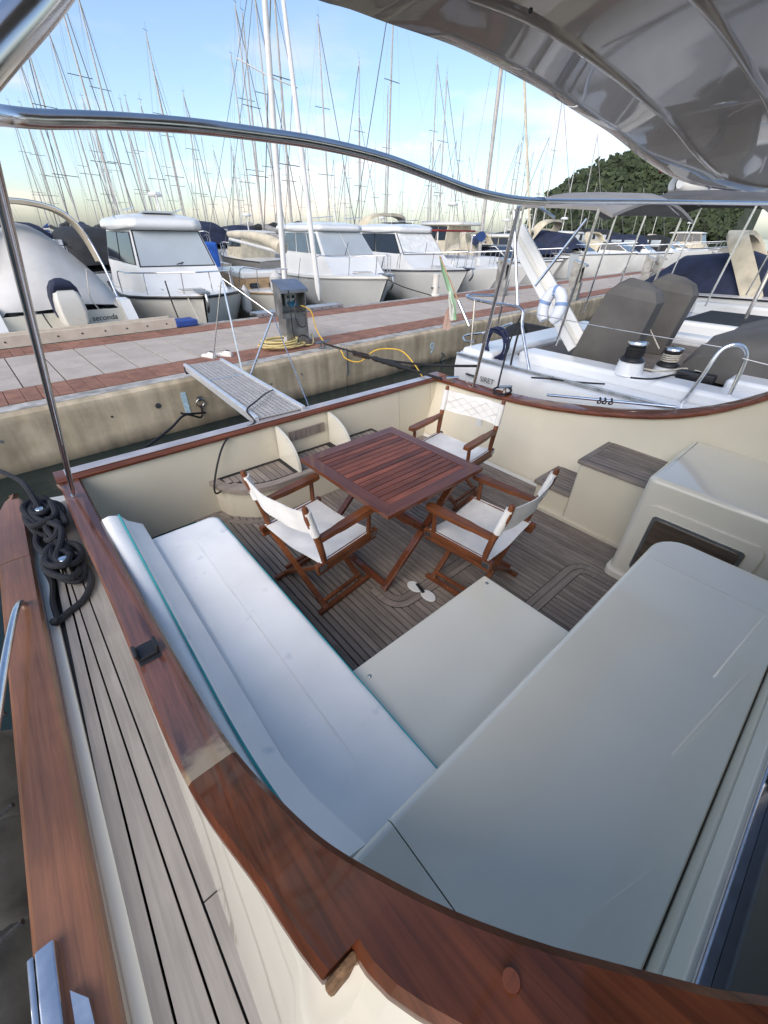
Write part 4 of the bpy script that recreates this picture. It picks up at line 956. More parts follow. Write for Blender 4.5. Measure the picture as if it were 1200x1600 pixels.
def hatch(t, c, w, d, mat=GLASSD):
    c = V(c); MB().box(c - V((w/2 + .03, d/2 + .03, .01)), c + V((w/2 + .03, d/2 + .03, .022)), bev=.01).build('hatch_frame', WHITE2, t, world=False)
    t = t.children[-1] if False else t
    MB().box(c - V((w/2, d/2, -.022)), c + V((w/2, d/2, .03))).build('hatch_pane', mat, t, world=False)
def fender(t, c, r=.11, h=.5, mat=None):
    c = V(c); MB().lathe([(0, -h/2), (r*.5, -h/2 + .02), (r, -h/2 + .1), (r, h/2 - .1), (r*.5, h/2 - .02), (.02, h/2 + .04), (0, h/2 + .05)], Matrix.Translation(c), 12).build('fender', mat or WHITE2, t, world=False)
def boat(name, u, n, rot, label, catg='motorboat', group=None):
    return thing(name, Q(u, n, WZ), label, catg, group, TH + R(rot))

# --- boat under the pale cover, stern to the pier, with an outboard engine
b1 = boat('covered_motorboat', 1.32, 9.62, 0, 'white motorboat under a pale grey cover with a white outboard engine')
Bk = dict(parent=b1, world=False)
secs = []
for y, b, zt_ in ((0, 1.0, .95), (.25, 1.03, 1.02), (1.5, 1.1, 1.1), (3, 1.0, 1.15), (4.4, .5, 1.25), (5.0, .03, 1.3)):
    secs.append([V((-b, y, zt_)), V((-b*.95, y, .4)), V((-b*.8, y, -.1)), V((0, y, -.3)), V((b*.8, y, -.1)), V((b*.95, y, .4)), V((b, y, zt_))])
m = MB().loft(secs); m.f.append(tuple(range(7))); m.build('hull', WHITE, **Bk)
MB().box((-.95, -.40, .50), (.95, .02, .62), bev=.03).build('swim_platform', WHITE, **Bk)
MB().box((-.70, .005, .62), (.70, .10, .98), bev=.03).build('engine_well', CREAM2, **Bk)
for s in (-1, 1):
    MB().prism([V((s*1.0 - .09, -.38, .55)), V((s*1.0 - .09, .3, .55)), V((s*1.0 - .09, .3, 1.12)), V((s*1.0 - .09, .02, 1.10))], (.18, 0, 0)).build('quarter_panel', WHITE, **Bk)
MB().prism([V((x, .012, z)) for x, z in ((-.9, .55), (.9, .55), (.92, .98), (-.92, .98))], (0, -.02, 0)).build('transom_panel', CREAM2, **Bk)
link('boat_name', text_mesh('a seconda', .13, BLACK, 'boat_name', shear=.15), b1, (.52, -.013, .80), (R(90), 0, 0))
# engine
ec = V((.05, -.18, .62))
secs = []
for z, w, d0, d1 in ((.0, .10, -.12, .14), (.12, .15, -.22, .18), (.25, .19, -.30, .20), (.42, .21, -.33, .20), (.60, .20, -.30, .19), (.74, .165, -.22, .15), (.82, .10, -.12, .08)):
    secs.append([ec + V((x, y, z)) for x, y in ((-w*.7, d0), (-w, d0 + .08), (-w, d1 - .06), (-w*.8, d1), (w*.8, d1), (w, d1 - .06), (w, d0 + .08), (w*.7, d0))])
MB().loft(secs, closed=True).build('engine_cowl', WHITE2, ang=60, **Bk)
secs = []
for z, w, d0, d1 in ((.30, .212, .02, .24), (.45, .226, -.02, .245), (.62, .222, -.14, .235), (.76, .19, -.24, .20), (.86, .13, -.22, .14), (.90, .05, -.12, .06)):
    secs.append([ec + V((x, y, z)) for x, y in ((-w*.7, d0), (-w, d0 + .06), (-w, d1 - .05), (-w*.7, d1), (w*.7, d1), (w, d1 - .05), (w, d0 + .06), (w*.7, d0))])
MB().loft(secs, closed=True).build('engine_cover_cap', NAVY_C, ang=60, **Bk)
MB().box(ec + V((-.07, -.10, -.75)), ec + V((.07, .10, .02)), bev=.03).build('engine_leg', WHITE2, **Bk)
MB().box(ec + V((-.16, .02, -.12)), ec + V((.16, .2, .06)), bev=.02).build('engine_bracket', GREYH, **Bk)
# draped cover
secs = []; ridge = [(.12, 1.00, 1.02, 1.05), (.25, 1.06, 1.12, 1.25), (.7, 1.10, 1.15, 1.75), (1.2, 1.12, 1.18, 2.15), (1.8, 1.12, 1.2, 2.32), (2.4, 1.1, 1.2, 2.22), (3.2, .98, 1.22, 1.8), (4.2, .6, 1.25, 1.45), (4.9, .1, 1.3, 1.36)]
for i, (y, w, zb, zr_) in enumerate(ridge):
    row = []
    for k in range(13):
        u_ = -1 + k/6; f_ = (1 - abs(u_)**1.7)
        z_ = zb - .18*(1 if abs(u_) > .99 else 0) + (zr_ - zb)*f_ + .03*math.sin(4*u_ + i*1.3)*f_
        row.append(V((u_*w + .015*math.sin(i*2.1 + k), y + .02*math.sin(k*1.9), z_)))
    secs.append(row)
MB().loft(secs).build('boat_cover', COVER_G, ang=75, **Bk)
arch = cat([(1.02, .55, 1.0), (1.0, .75, 1.6), (.90, 1.0, 2.2), (.62, 1.15, 2.52), (0, 1.2, 2.62), (-.62, 1.15, 2.52), (-.90, 1.0, 2.2), (-1.0, .75, 1.6), (-1.02, .55, 1.0)], 5)
MB().tube(arch, .022, 8).build('bimini_hoop', STEEL, **Bk)
secs = [[p + V((0, dy, .02 - abs(dy - .2)*.12)) for dy in (-.04, .12, .26, .42)] + [p + V((0, dy, -.03 - abs(dy - .2)*.12)) for dy in (.42, .26, .12, -.04)] for p in arch[6:-6]]
MB().loft(secs, closed=True).build('folded_bimini', BEIGE_C, ang=70, **Bk)
MB().tube(cat([(.6, .3, 1.6), (.45, -.02, 1.2), (.5, -.1, 1.0)], 5), .01, 6).build('cover_lace', ROPEW, **Bk)
MB().tube(cat([(-.35, .0, 1.0), (-.30, -.25, .75), (-.1, -.3, .66), (.0, -.2, .7)], 5), .012, 6).build('fuel_hose', BLACK, **Bk)
for s in (-.62, -.45): MB().tube([(s, -.33, .63), (s, -.33, .70), (s + .07, -.33, .70), (s + .07, -.33, .63)], .01, 6).build('deck_eye', STEELD, **Bk)

# --- small white cruiser with wide windscreen
b2 = boat('cabin_cruiser', 3.8, 9.5, -9, 'small white cabin cruiser with one wide covered windscreen and black rub rail')
S = boat_hull(b2, 6.4, 2.72, .92, WHITE2, BLACK, WHITE, rise=.16, bluff=2.6, rake=.35, full=.36, rubr=.03)
si, tp = cabin(b2, 1.15, 1.75, 2.35, 4.4, .95, 1.48, 2.22, .86, 1.2, BLIND, GLASSD, rear_over=.7, front_over=.22, scols=((.06, .50), (.54, .96)), fcols=((.03, .97),), roof_t=.22)
bow_rail(b2, S, .42, .42, 6.4)
hatch(b2, (0, .98, 1.09), .5, .38)
MB().box((-.35, 2.6, 2.53), (.35, 3.2, 2.57), bev=.012).build('roof_hatch', BLIND, b2, world=False)
MB().tube([(-.05, 1.70, 1.56), (.30, 1.95, 1.62), (.62, 1.93, 1.62)], .012, 6).build('wiper', BLACK, b2, world=False)
for s in (-1, 1): MB().box((s*1.28 - .012, 2.1, .80), (s*1.28 + .012, 2.35, .92), bev=.008).build('portlight', GLASSD, b2, world=False)
for x, y in ((-.9, 3.1), (.8, 2.9)): MB().tube([(x, y - .25, 2.40), (x, y, 2.47), (x, y + .4, 2.44)], .012, 6).build('roof_rail', STEEL, b2, world=False)
MB().tube([(-.75, 3.4, 2.4), (-.95, 3.8, 4.4)], .008, 5).build('aerial', WHITE_M, b2, world=False)
fender(b2, (-1.45, 1.9, .55), .12, .55, BLACK); fender(b2, (1.36, 1.5, .75), .12, .6, COVER_G)
rope('bow_line', [Q(3.55, 9.75, .85), Q(3.50, 9.3, .50), Q(3.45, 9.0, .46)], .012, ROPEW, 'pale bow line of the small cabin cruiser with one wide windscreen', group='bow lines')
rope('bow_line', [Q(3.25, 9.95, 1.15), Q(3.24, 9.85, .8), Q(3.22, 9.65, .5)], .014, ROPEB, 'dark rope hanging over the bow with the black rub rail', group='bow lines')

# --- little old sailboat with pale coachroof, mast and boom cover
b3 = boat('small_sailboat', 6.15, 9.75, -6, 'old white sailboat with bare wood coachroof and cream sail cover on its boom', 'sailboat')
S = boat_hull(b3, 7.2, 2.1, .78, WHITE2, WOODC, WHITE, rise=.18, bluff=1.9, rake=.7, full=.5, rubr=.02)
MB().add([V((-.55, 1.7, .85)), V((.55, 1.7, .85)), V((.75, 4.4, .85)), V((-.75, 4.4, .85)), V((-.45, 1.8, 1.12)), V((.45, 1.8, 1.12)), V((.6, 4.35, 1.28)), V((-.6, 4.35, 1.28))], [(0, 1, 5, 4), (1, 2, 6, 5), (2, 3, 7, 6), (3, 0, 4, 7), (4, 5, 6, 7)]).build('coachroof', WOODC, b3, world=False)
MB().box((-.5, 1.95, 1.13), (.5, 4.3, 1.30), bev=.05).build('coachroof_top', WHITE, b3, world=False)
for x in (-.28, .28): MB().box((x - .13, 1.685, .93), (x + .13, 1.76, 1.05), Matrix.Identity(4), .03).build('portlight', GLASSD, b3, world=False)
mb_ = MWD[b3.name].inverted() @ PN(446, 455, 11.2); mt_ = MWD[b3.name].inverted() @ PN(405, -120, 11.25)
MB().tube([mb_, mb_ + (mt_ - mb_)*.5, mt_], [.075, .07, .06], 10).build('mast', WHITE_M, b3, world=False)
sp = mb_ + (mt_ - mb_)*((455 - 72)/575); MB().tube([sp + V((-.62, .3, .25)), sp, sp + V((.62, -.1, -.1))], .015, 6).build('spreader', WHITE_M, b3, world=False)
f0 = MWD[b3.name].inverted() @ PN(499, 470, 10.3); f1 = MWD[b3.name].inverted() @ PN(428, -120, 11.2)
MB().tube([f0, f0 + (f1-f0)*.04, f0 + (f1 - f0)*.5, f1], [.02, .075, .065, .04], 8).build('furled_jib', CREAM_C if False else WHITE_M, b3, world=False)
bm_ = [MWD[b3.name].inverted() @ p for p in (PN(441, 388, 11.25), PN(425, 378, 11.8), PN(400, 370, 12.6), PN(380, 367, 13.4), PN(358, 366, 14.3))]
MB().tube(cat(bm_, 5), [.17 - .0045*i for i in range(21)], 10).build('boom_cover', CREAM_C, b3, world=False)
MB().tube([bm_[0] - V((0, 0, .1)), bm_[-1] - V((0, 0, .12))], .045, 8).build('boom', WHITE_M, b3, world=False)
for dx in (-.95, .95): MB().tube([V((dx, 2.6, .9)), sp + V((dx*.6, 0, 0)), mt_], .007, 5).build('shroud', WIRE, b3, world=False)
MB().tube([V((0, 7.1, 1)), mt_], .007, 5).build('backstay', WIRE, b3, world=False)
bow_rail(b3, S, .5, .25, 7.2)
MB().box((-.35, 6.0, 1.0), (.35, 6.7, 1.9), bev=.08).build('folded_tarpaulin', M('bright_blue_tarp', (.02, .10, .42), .6, bump=.3, bs=12, var=.2), b3, world=False)
fender(b3, (-.25, .35, 1.15), .15, .5, COVER_G)

# --- two white cruisers with rounded wheelhouses
b4 = boat('cabin_cruiser', 9.5, 9.75, -12, 'white cruiser with pale divided windscreen panes beside the pedestal')
S = boat_hull(b4, 7.0, 2.9, .98, WHITE, None, WHITE, rise=.2, bluff=2.2, rake=.8, full=.45)
MB().tube([s[0] + V((.006, 0, -.06)) for s in reversed(S)] + [V((-s[0].x - .006, s[0].y, s[0].z - .06)) for s in S], .03, 6).build('rub_rail', WHITE2, b4, world=False)
cabin(b4, 1.7, 2.4, 3.2, 5.5, 1.0, 1.55, 2.25, .95, 1.2, BLIND, M('tinted_glass', (.10, .13, .14), .08, coat=.4), rear_over=.9, scols=((.04, .30), (.33, .62), (.65, .97)), fcols=((.02, .49), (.51, .98)), roof_t=.18, frame=None)
bow_rail(b4, S, .5, .45, 7.0); hatch(b4, (.0, 1.6, 1.16), .45, .4)
MB().box((1.30, 2.9, .82), (1.40, 3.2, .95), bev=.01).box((-1.40, 2.9, .82), (-1.30, 3.2, .95), bev=.01).build('portlights', M('brown_glass', (.09, .05, .04), .2), b4, world=False)
rope('bow_line', [Q(9.5, 10.0, .95), Q(9.9, 9.6, .7), Q(10.6, 8.98, .46)], .014, ROPEB, 'dark bow line of the cruiser with pale divided windscreen', group='bow lines')
b5 = boat('cabin_cruiser', 13.5, 9.8, -12, 'white cruiser with arched dark side windows and white windscreen cover')
S = boat_hull(b5, 7.2, 3.0, 1.0, WHITE, None, WHITE, rise=.22, bluff=2.2, rake=.8, full=.45)
MB().tube([s[0] + V((.006, 0, -.05)) for s in reversed(S)] + [V((-s[0].x - .006, s[0].y, s[0].z - .05)) for s in S], .022, 6).build('rub_rail', NAVY_C, b5, world=False)
cabin(b5, 1.8, 2.7, 3.5, 5.9, 1.02, 1.5, 2.25, 1.0, 1.25, M('white_blind', (.66, .67, .66), .5), GLASSD, rear_over=.6, scols=((.05, .55), (.58, .95)), roof_t=.2)
bow_rail(b5, S, .5, .45, 7.2); hatch(b5, (0, 1.7, 1.19), .5, .4)
MB().box((-.5, 4.2, 2.55), (.5, 5.2, 2.58), bev=.01).build('roof_hatch', GLASSD, b5, world=False)
MB().box((1.34, 3.0, .84), (1.43, 3.25, .96), bev=.01).build('portlight', GLASSD, b5, world=False)
# fittings on the three cruisers
for t, hb, L_, fbz in ((b2, 1.36, 6.4, 1.0), (b4, 1.45, 7.0, 1.05), (b5, 1.5, 7.2, 1.08)):
    MB().box((-.10, -.22, fbz + .12), (.10, .45, fbz + .17), bev=.015).build('anchor_roller', STEELD, t, world=False)
    MB().tube(cat([(0, -.20, fbz + .12), (0, -.24, fbz - .05), (0, -.10, fbz - .22)], 4), .03, 7).build('anchor', STEELD, t, world=False)
    for s in (-1, 1):
        MB().tube([(s*.62, .85, fbz + .14), (s*.62, 1.07, fbz + .14)], .014, 6).build('deck_cleat', STEEL, t, world=False)
        fender(t, (s*(hb + .10), 3.4, .55), .11, .6, NAVY_C if t is b5 else WHITE2)
        MB().tube([(s*(hb + .08), 3.4, .85), (s*(hb - .08), 3.4, fbz + .45)], .008, 5).build('fender_line', ROPEB, t, world=False)
        MB().tube([(s*.5, 2.55, 2.62), (s*.62, 3.9, 2.60)], .013, 6).build('roof_rail', STEEL, t, world=False)
    MB().tube([(.3, 4.0, 2.5), (.3, 4.1, 2.95)], .018, 6).build('light_mast', WHITE_M, t, world=False)
    MB().sph((.3, 4.1, 2.98), .045).build('anchor_light', WHITE, t, world=False)
    MB().tube([(-.6, 4.2, 2.5), (-.7, 4.6, 4.6)], .008, 5).build('whip_aerial', WHITE_M, t, world=False)
    MB().tube([(-.25, 2.3, 1.60), (.05, 2.62, 1.95)], .010, 5).build('wiper', BLACK, t, world=False)
boll = thing('pier_bollard', Q(10.75, 8.98, .44), 'white capped mooring bollard on the far pier edge between two cruisers', 'bollard')
MB().lathe([(0, 0), (.16, 0), (.16, .03), (.10, .06), (.095, .50), (.11, .52), (.11, .58), (0, .60)], None, 14).build('post', WHITE2, boll, world=False)
MB().tube([(-.16, 0, .22), (.16, 0, .22)], .03, 8).build('cross_bar', STEELD, boll, world=False)

WN[0] = False
# --- generic prototypes for the boats farther off ----------------------
def sail_proto(name, Lh, beam, mast_h, cover, label, hull=WHITE, furl=True, spread=2, mastmat=ALU_M):
    t = thing(name, (0, 0, WZ), label, 'sailboat', 'sailboats in the rows beyond')
    S = boat_hull(t, Lh, beam, 1.0, hull, None, WHITE, rise=.25, bluff=1.8, rake=1.0, full=.55, stern=.7)
    MB().add([V((-.5, Lh*.25, 1.05)), V((.5, Lh*.25, 1.05)), V((beam*.3, Lh*.62, 1.05)), V((-beam*.3, Lh*.62, 1.05)), V((-.3, Lh*.30, 1.25)), V((.3, Lh*.30, 1.25)), V((beam*.24, Lh*.61, 1.48)), V((-beam*.24, Lh*.61, 1.48))], [(0, 1, 5, 4), (1, 2, 6, 5), (2, 3, 7, 6), (3, 0, 4, 7), (4, 5, 6, 7)]).build('coachroof', WHITE, t, world=False)
    MB().box((beam*.285, Lh*.38, 1.15), (beam*.30, Lh*.58, 1.28)).box((-beam*.30, Lh*.38, 1.15), (-beam*.285, Lh*.58, 1.28)).build('cabin_windows', GLASSD, t, world=False)
    mb_, mt_ = V((0, Lh*.4, 1.2)), V((0, Lh*.425, mast_h))
    MB().tube([mb_, mb_*.4 + mt_*.6, mt_], [.066, .06, .035], 7).build('mast', mastmat, t, world=False)
    by = Lh*.82; MB().tube([(0, Lh*.405, 2.15), (0, by, 2.05)], .06, 7).build('boom', mastmat, t, world=False)
    pts = [V((0, Lh*.41 + (by - Lh*.41)*k/6, 2.22 + .30*(1 - k/6) + .03*math.sin(k*2.1))) for k in range(7)]
    MB().tube(pts, [.13, .24, .22, .19, .17, .14, .09], 8).build('sail_cover', cover, t, world=False)
    rg = MB()
    for k in range(spread):
        z = mast_h*(.42 + .27*k) if spread > 1 else mast_h*.55
        rg.tube([(-.75 + .1*k, Lh*.425, z), (.75 - .1*k, Lh*.425, z)], .02, 4)
    for s in (-1, 1):
        z0 = mast_h*(.42 if spread > 1 else .55); z1 = mast_h*(.69 if spread > 1 else .55)
        rg.tube([(s*beam*.46, Lh*.42, 1.1), (s*.75, Lh*.425, z0), (s*.65, Lh*.425, z1), (0, Lh*.425, mast_h - .2)], .0055, 4)
    rg.tube([(0, .1, 1.3), (0, Lh*.42, mast_h - .3)], .0055 if not furl else .03, 5); rg.tube([(0, Lh*.98, 1.2), (0, Lh*.425, mast_h)], .0055, 4)
    o = rg.build('rigging', WIRE, t, world=False)
    MB().tube([(.05, Lh*.425, mast_h), (.05, Lh*.425, mast_h + .5)], .006, 4).tube([(-.15, Lh*.42, mast_h + .12), (.2, Lh*.44, mast_h + .12)], .012, 4).build('wind_vane', BLACK, t, world=False)
    # sprayhood and rails
    hood = [[V((beam*.32*math.cos(R(a)), y, 1.35 + h*math.sin(R(a)))) for a in range(0, 181, 20)] for y, h in ((Lh*.56, .1), (Lh*.60, .55), (Lh*.70, .62))]
    MB().loft(hood).build('sprayhood', cover, t, world=False, ang=70)
    rl = MB()
    gun = [s[0] for s in S][1:]
    for s in (-1, 1): rl.tube([V((s*p.x*.96, p.y, p.z + .6)) for p in gun], .012, 4)
    for p in gun[::2]:
        for s in (-1, 1): rl.tube([V((s*p.x*.96, p.y, p.z)), V((s*p.x*.96, p.y, p.z + .6))], .012, 4)
    rl.build('guard_rail', STEELD, t, world=False)
    return t
def canopy_proto(name, label, canopy, hull=WHITE, Lh=7.5, beam=2.7, style=0):
    t = thing(name, (0, 0, WZ), label, 'motorboat', 'motorboats in the rows beyond')
    S = boat_hull(t, Lh, beam, 1.05, hull, BLACK if style else None, WHITE, rise=.3, bluff=2.0, rake=.8, full=.5)
    bow_rail(t, S, .5, .5, Lh, r=.016)
    if style == 0:      # open cruiser, canvas camper canopy
        cabin(t, Lh*.28, Lh*.36, Lh*.45, Lh*.55, 1.05, 1.35, 1.75, .7, 1.0, GLASSD, GLASSD, rear_over=.0, front_over=.0, roof_t=.05, roofmat=canopy, frame=None)
        rows = []
        for y, h, w in ((Lh*.42, .55, 1.0), (Lh*.47, 1.15, 1.12), (Lh*.60, 1.35, 1.15), (Lh*.80, 1.28, 1.15), (Lh*.93, 1.05, 1.1), (Lh*.985, .25, 1.1)):
            rows.append([V((w*math.copysign(abs(math.cos(R(a)))**.5, math.cos(R(a))), y, 1.05 + h*math.sin(R(a))**.6 if 0 < a < 180 else 1.05)) for a in range(0, 181, 15)])
        MB().loft(rows).build('camper_canopy', canopy, t, world=False, ang=70)
        for s in (-1, 1):
            for k in range(3): MB().box((s*1.135 - .02, Lh*(.50 + .14*k), 1.5), (s*1.135 + .02, Lh*(.61 + .14*k), 2.0), bev=.01).build('clear_panel', BLIND, t, world=False)
    elif style == 1:    # hardtop wheelhouse
        cabin(t, Lh*.30, Lh*.36, Lh*.40, Lh*.66, 1.05, 1.6, 2.35, .9, 1.1, GLASSD, GLASSD, rear_over=.8, roof_t=.12, scols=((.04, .32), (.36, .64), (.68, .96)), fcols=((.02, .32), (.35, .65), (.68, .98)), roofmat=canopy, body=WHITE if hull is not GREYH else CREAM_C)
        MB().tube([(.2, Lh*.6, 2.5), (.2, Lh*.6, 3.2)], .03, 6).build('radar_post', WHITE_M, t, world=False)
        MB().lathe([(0, 0), (.25, 0), (.28, .06), (.2, .14), (0, .16)], Matrix.Translation((.2, Lh*.6, 3.2)), 12).build('radar_dome', WHITE, t, world=False)
    else:               # sport cruiser with arch
        cabin(t, Lh*.22, Lh*.34, Lh*.48, Lh*.60, 1.05, 1.3, 1.85, .8, 1.1, GLASSD, GLASSD, rear_over=.0, front_over=.0, roof_t=.03, frame=None, roofmat=GLASSD)
        a = [V((s*1.15*k, Lh*.72 + dy, z)) for s, k, dy, z in ((1, 1, -.5, 1.1), (1, .97, -.1, 1.7), (1, .85, .3, 2.25), (1, .5, .45, 2.42), (0, 1, .45, 2.45), (-1, .5, .45, 2.42), (-1, .85, .3, 2.25), (-1, .97, -.1, 1.7), (-1, 1, -.5, 1.1))]
        secs = [[p + V((0, dy, dz)) for dy, dz in ((-.22, -.05), (-.22, .05), (.22, .05), (.22, -.05))] for p in cat(a, 4)]
        MB().loft(secs, closed=True).build('radar_arch', hull if hull is not WHITE else CREAM_C, t, world=False, ang=50)
        rows = [[V((1.05*math.cos(R(a_)), y, 1.1 + h*math.sin(R(a_))**.7 if 0 < a_ < 180 else 1.1)) for a_ in range(0, 181, 15)] for y, h in ((Lh*.62, .7), (Lh*.72, .95), (Lh*.9, .8), (Lh*.98, .2))]
        MB().loft(rows).build('cockpit_cover', canopy, t, world=False, ang=70)
    return t
sp_ = [sail_proto('sailboat', 9.0, 3.0, 12.5, NAVY_C, 'far white sailboat with navy sail cover in the rows beyond'),
       sail_proto('sailboat', 10.5, 3.3, 14.5, BLACK_C, 'far white sailboat with black sail cover in the rows beyond', spread=2),
       sail_proto('sailboat', 8.0, 2.7, 10.5, BLUE_C, 'far white sailboat with blue sail cover in the rows beyond', spread=1, mastmat=WHITE_M),
       sail_proto('sailboat', 9.5, 3.1, 13.2, LGREY_C, 'far white sailboat with grey sail cover in the rows beyond', hull=WHITE2, furl=False)]
# masts whose tops can be told apart: place each boat under its own mast
tops = [(63, 42, 1), (120, 150, 0), (179, 156, 3), (237, 112, 1), (278, 145, 0), (214, 158, 2), (361, 6, 1), (366, 15, 3), (495, 28, 1), (440, 160, 2), (561, 178, 0), (605, 138, 3), (685, 92, 1), (700, 116, 0), (727, 174, 3), (735, 240, 2), (825, 178, 1), (811, 222, 0), (832, 208, 3), (888, 140, 1), (862, 208, 2), (941, 206, 0), (0, 155, 1), (22, 160, 0), (330, 230, 2), (355, 220, 0), (585, 225, 2), (310, 210, 3), (160, 205, 0), (100, 190, 3), (674, 216, 0), (690, 218, 2), (770, 240, 3), (535, 250, 2), (415, 215, 3), (520, 245, 0), (240, 195, 3), (195, 205, 2), (140, 200, 0), (850, 260, 0), (902, 262, 2), (935, 285, 3), (975, 290, 0), (1010, 292, 1), (1040, 300, 2), (950, 295, 1)]
def heel(o):
    # afloat, none of them stands dead upright: a small list, opposite on the two sides of the basin
    a = math.atan2(o.location.dot(U), o.location.dot(N)) - R(46)
    ax = V((o.location.x, o.location.y, 0)).normalized(); q = Matrix.Rotation(max(-.05, min(.05, -a*.07)) + random.gauss(0, .008), 3, ax)
    o.rotation_euler = (q @ o.rotation_euler.to_matrix()).to_euler()
first = set(); k_ = 0
for px, py, kd in tops:
    pr = sp_[kd]; mh = {0: 12.5, 1: 14.5, 2: 10.5, 3: 13.2}[kd]; Lh = {0: 9.0, 1: 10.5, 2: 8.0, 3: 9.5}[kd]
    p = P(px, py, z=mh + WZ); nn_ = p.dot(N)
    s_ = 1.0
    if nn_ < 19: s_ = 19/nn_*1.0
    if nn_ > 120: s_ = 120/nn_
    if s_ != 1.0: p = P(px, py, z=2.0 + (mh + WZ - 2.0)*s_)
    sc_ = (p.z - WZ)/mh; rz = TH + R(random.choice((0, 180)) + random.uniform(-5, 5))
    fw = Matrix.Rotation(rz, 3, 'Z') @ V((0, Lh*.425*sc_, 0)); loc = V((p.x, p.y, WZ)) - fw
    if kd in first: c = copy_tree(pr, None, loc, rz, (sc_, sc_, sc_))
    else:
        c = pr; pr.location = loc; pr.rotation_euler = (0, 0, rz); pr.scale = (sc_, sc_, sc_); first.add(kd)
    heel(c)
rnd = random.Random(11)
for row_n, cnt, u0, u1 in ((30, 10, 0, 60), (42, 13, -4, 85), (58, 15, -6, 110), (80, 17, -10, 150), (110, 19, -12, 200), (150, 22, -16, 260)):
    for i in range(cnt):
        uu = u0 + (u1 - u0)*(i + rnd.uniform(.15, .85))/cnt; kd = rnd.randrange(4); s_ = rnd.uniform(.85, 1.15)
        if row_n < 50 and uu > 34: continue
        heel(copy_tree(sp_[kd], None, Q(uu, row_n + rnd.uniform(-2, 2), WZ), TH + R(rnd.choice((0, 180)) + rnd.uniform(-4, 4)), (s_, s_, s_)))
# motorboats close behind the first row and along the pier to the right
cp = [canopy_proto('motorboat', 'white motorboat under a navy canopy behind the covered boat', NAVY_C),
      canopy_proto('motorboat', 'beige fishing boat with pale wheelhouse behind the small cruiser', WHITE2, GREYH, 8, 3.0, 1),
      canopy_proto('motorboat', 'sport cruiser with beige radar arch moored beyond the white plank', CREAM_C, WHITE, 8, 3.0, 2),
      canopy_proto('motorboat', 'white motorboat under a black windowed canopy behind the small cruiser', BLACK_C, WHITE, 7.2, 2.7, 0),
      canopy_proto('motorboat', 'white sport cruiser under a navy cover beyond the grey pedestals', NAVY_C, WHITE, 8.5, 3.0, 2)]
used = set()
for kd, uu, nn_, rz, s_, lab in ((0, 2.6, 16.5, 4, 1, None), (3, 6.6, 18.5, -4, 1, None), (1, 8.6, 27.0, 172, 1.05, None), (1, 13.5, 29, 178, .9, 'white wheelhouse boat behind the sailboat with the cream boom cover'),
        (0, -1.5, 17.5, 0, 1, 'white motorboat under a navy canopy at the end of the second row'), (3, 17.0, 26, 176, 1, 'white motorboat under a black canopy behind the two white cruisers'), (0, 22.5, 27, 180, 1.05, 'white motorboat with navy canopy behind the arched-window cruiser'),
        (2, 21.0, 10.0, -8, .95, None), (4, 31.0, 10.2, -6, 1.05, None), (1, 25.8, 12.0, 4, .9, 'white wheelhouse boat moored next to the boat with the beige arch'), (2, 37.5, 10.0, -4, 1, 'sport cruiser with beige radar arch past the navy-covered one'), (0, 43.0, 10.5, 0, 1, 'white motorboat with navy canopy far down the pier'), (3, 49, 10.5, 0, 1, 'white motorboat with black canopy far down the pier'), (4, 26.5, 22, 180, 1, 'white sport cruiser with navy cover in the second row'), (1, 35, 22, 180, 1, 'pale wheelhouse boat in the second row'), (2, 44, 23, 180, 1, 'sport cruiser with beige arch in the second row'), (0, 54, 23, 180, 1, 'white motorboat with navy canopy in the second row'), (4, 56, 11, 0, 1, 'white sport cruiser with navy cover at the far end of the pier'), (1, 63, 11, 0, 1.1, 'wheelhouse boat at the far end of the pier')):
    loc = Q(uu, nn_, WZ); r_ = TH + R(rz)
    if kd in used: copy_tree(cp[kd], None, loc, r_, (s_, s_, s_), lab)
    else: cp[kd].location = loc; cp[kd].rotation_euler = (0, 0, r_); cp[kd].scale = (s_,)*3; used.add(kd)
kinds = ['white motorboat with navy canopy', 'wheelhouse boat', 'sport cruiser with beige arch', 'white motorboat with black canopy', 'sport cruiser with navy cover']
rnd = random.Random(21)
for i in range(22):
    row = (24, 31, 38)[i % 3]; kd = rnd.randrange(5); uu = -4 + 62*(i + rnd.uniform(0, .6))/22*(row/30)
    copy_tree(cp[kd], None, Q(uu, row + rnd.uniform(-1, 1), WZ), TH + R(rnd.choice((0, 180)) + rnd.uniform(-5, 5)), (rnd.uniform(.95, 1.25),)*3, kinds[kd] + ' moored among the far sailboats', 'motorboats among the far sailboats')
# small sailing boat with red bimini, and one with the blue boom cover
b6 = boat('sailboat', 15.9, 9.9, -5, 'white sailboat under a dark red awning next to the arched-window cruiser', 'sailboat')
S = boat_hull(b6, 7.5, 2.6, .95, WHITE, None, WHITE, rise=.2, bluff=1.9, rake=.8, full=.5)
MB().box((-.7, 2.0, .95), (.7, 4.5, 1.35), bev=.12).build('coachroof', WHITE, b6, world=False)
MB().box((-1.15, 2.6, 2.30), (1.15, 5.6, 2.36), bev=.03).build('awning', RED_C, b6, world=False)
for x in (-1.05, 1.05):
    for y in (2.7, 5.5): MB().tube([(x, y, .95), (x, y, 2.31)], .028, 6).build('awning_post', WHITE_M, b6, world=False)
bow_rail(b6, S, .55, .5, 7.5)
b7 = boat('sailboat', 18.3, 10.0, -5, 'white sailboat with bright blue boom cover beyond the boarding plank', 'sailboat')
S = boat_hull(b7, 8, 2.7, .95, WHITE, None, WHITE, rise=.2, bluff=1.9, rake=.8, full=.5)
MB().box((-.7, 2.4, .95), (.7, 5.0, 1.38), bev=.12).build('coachroof', WHITE, b7, world=False)
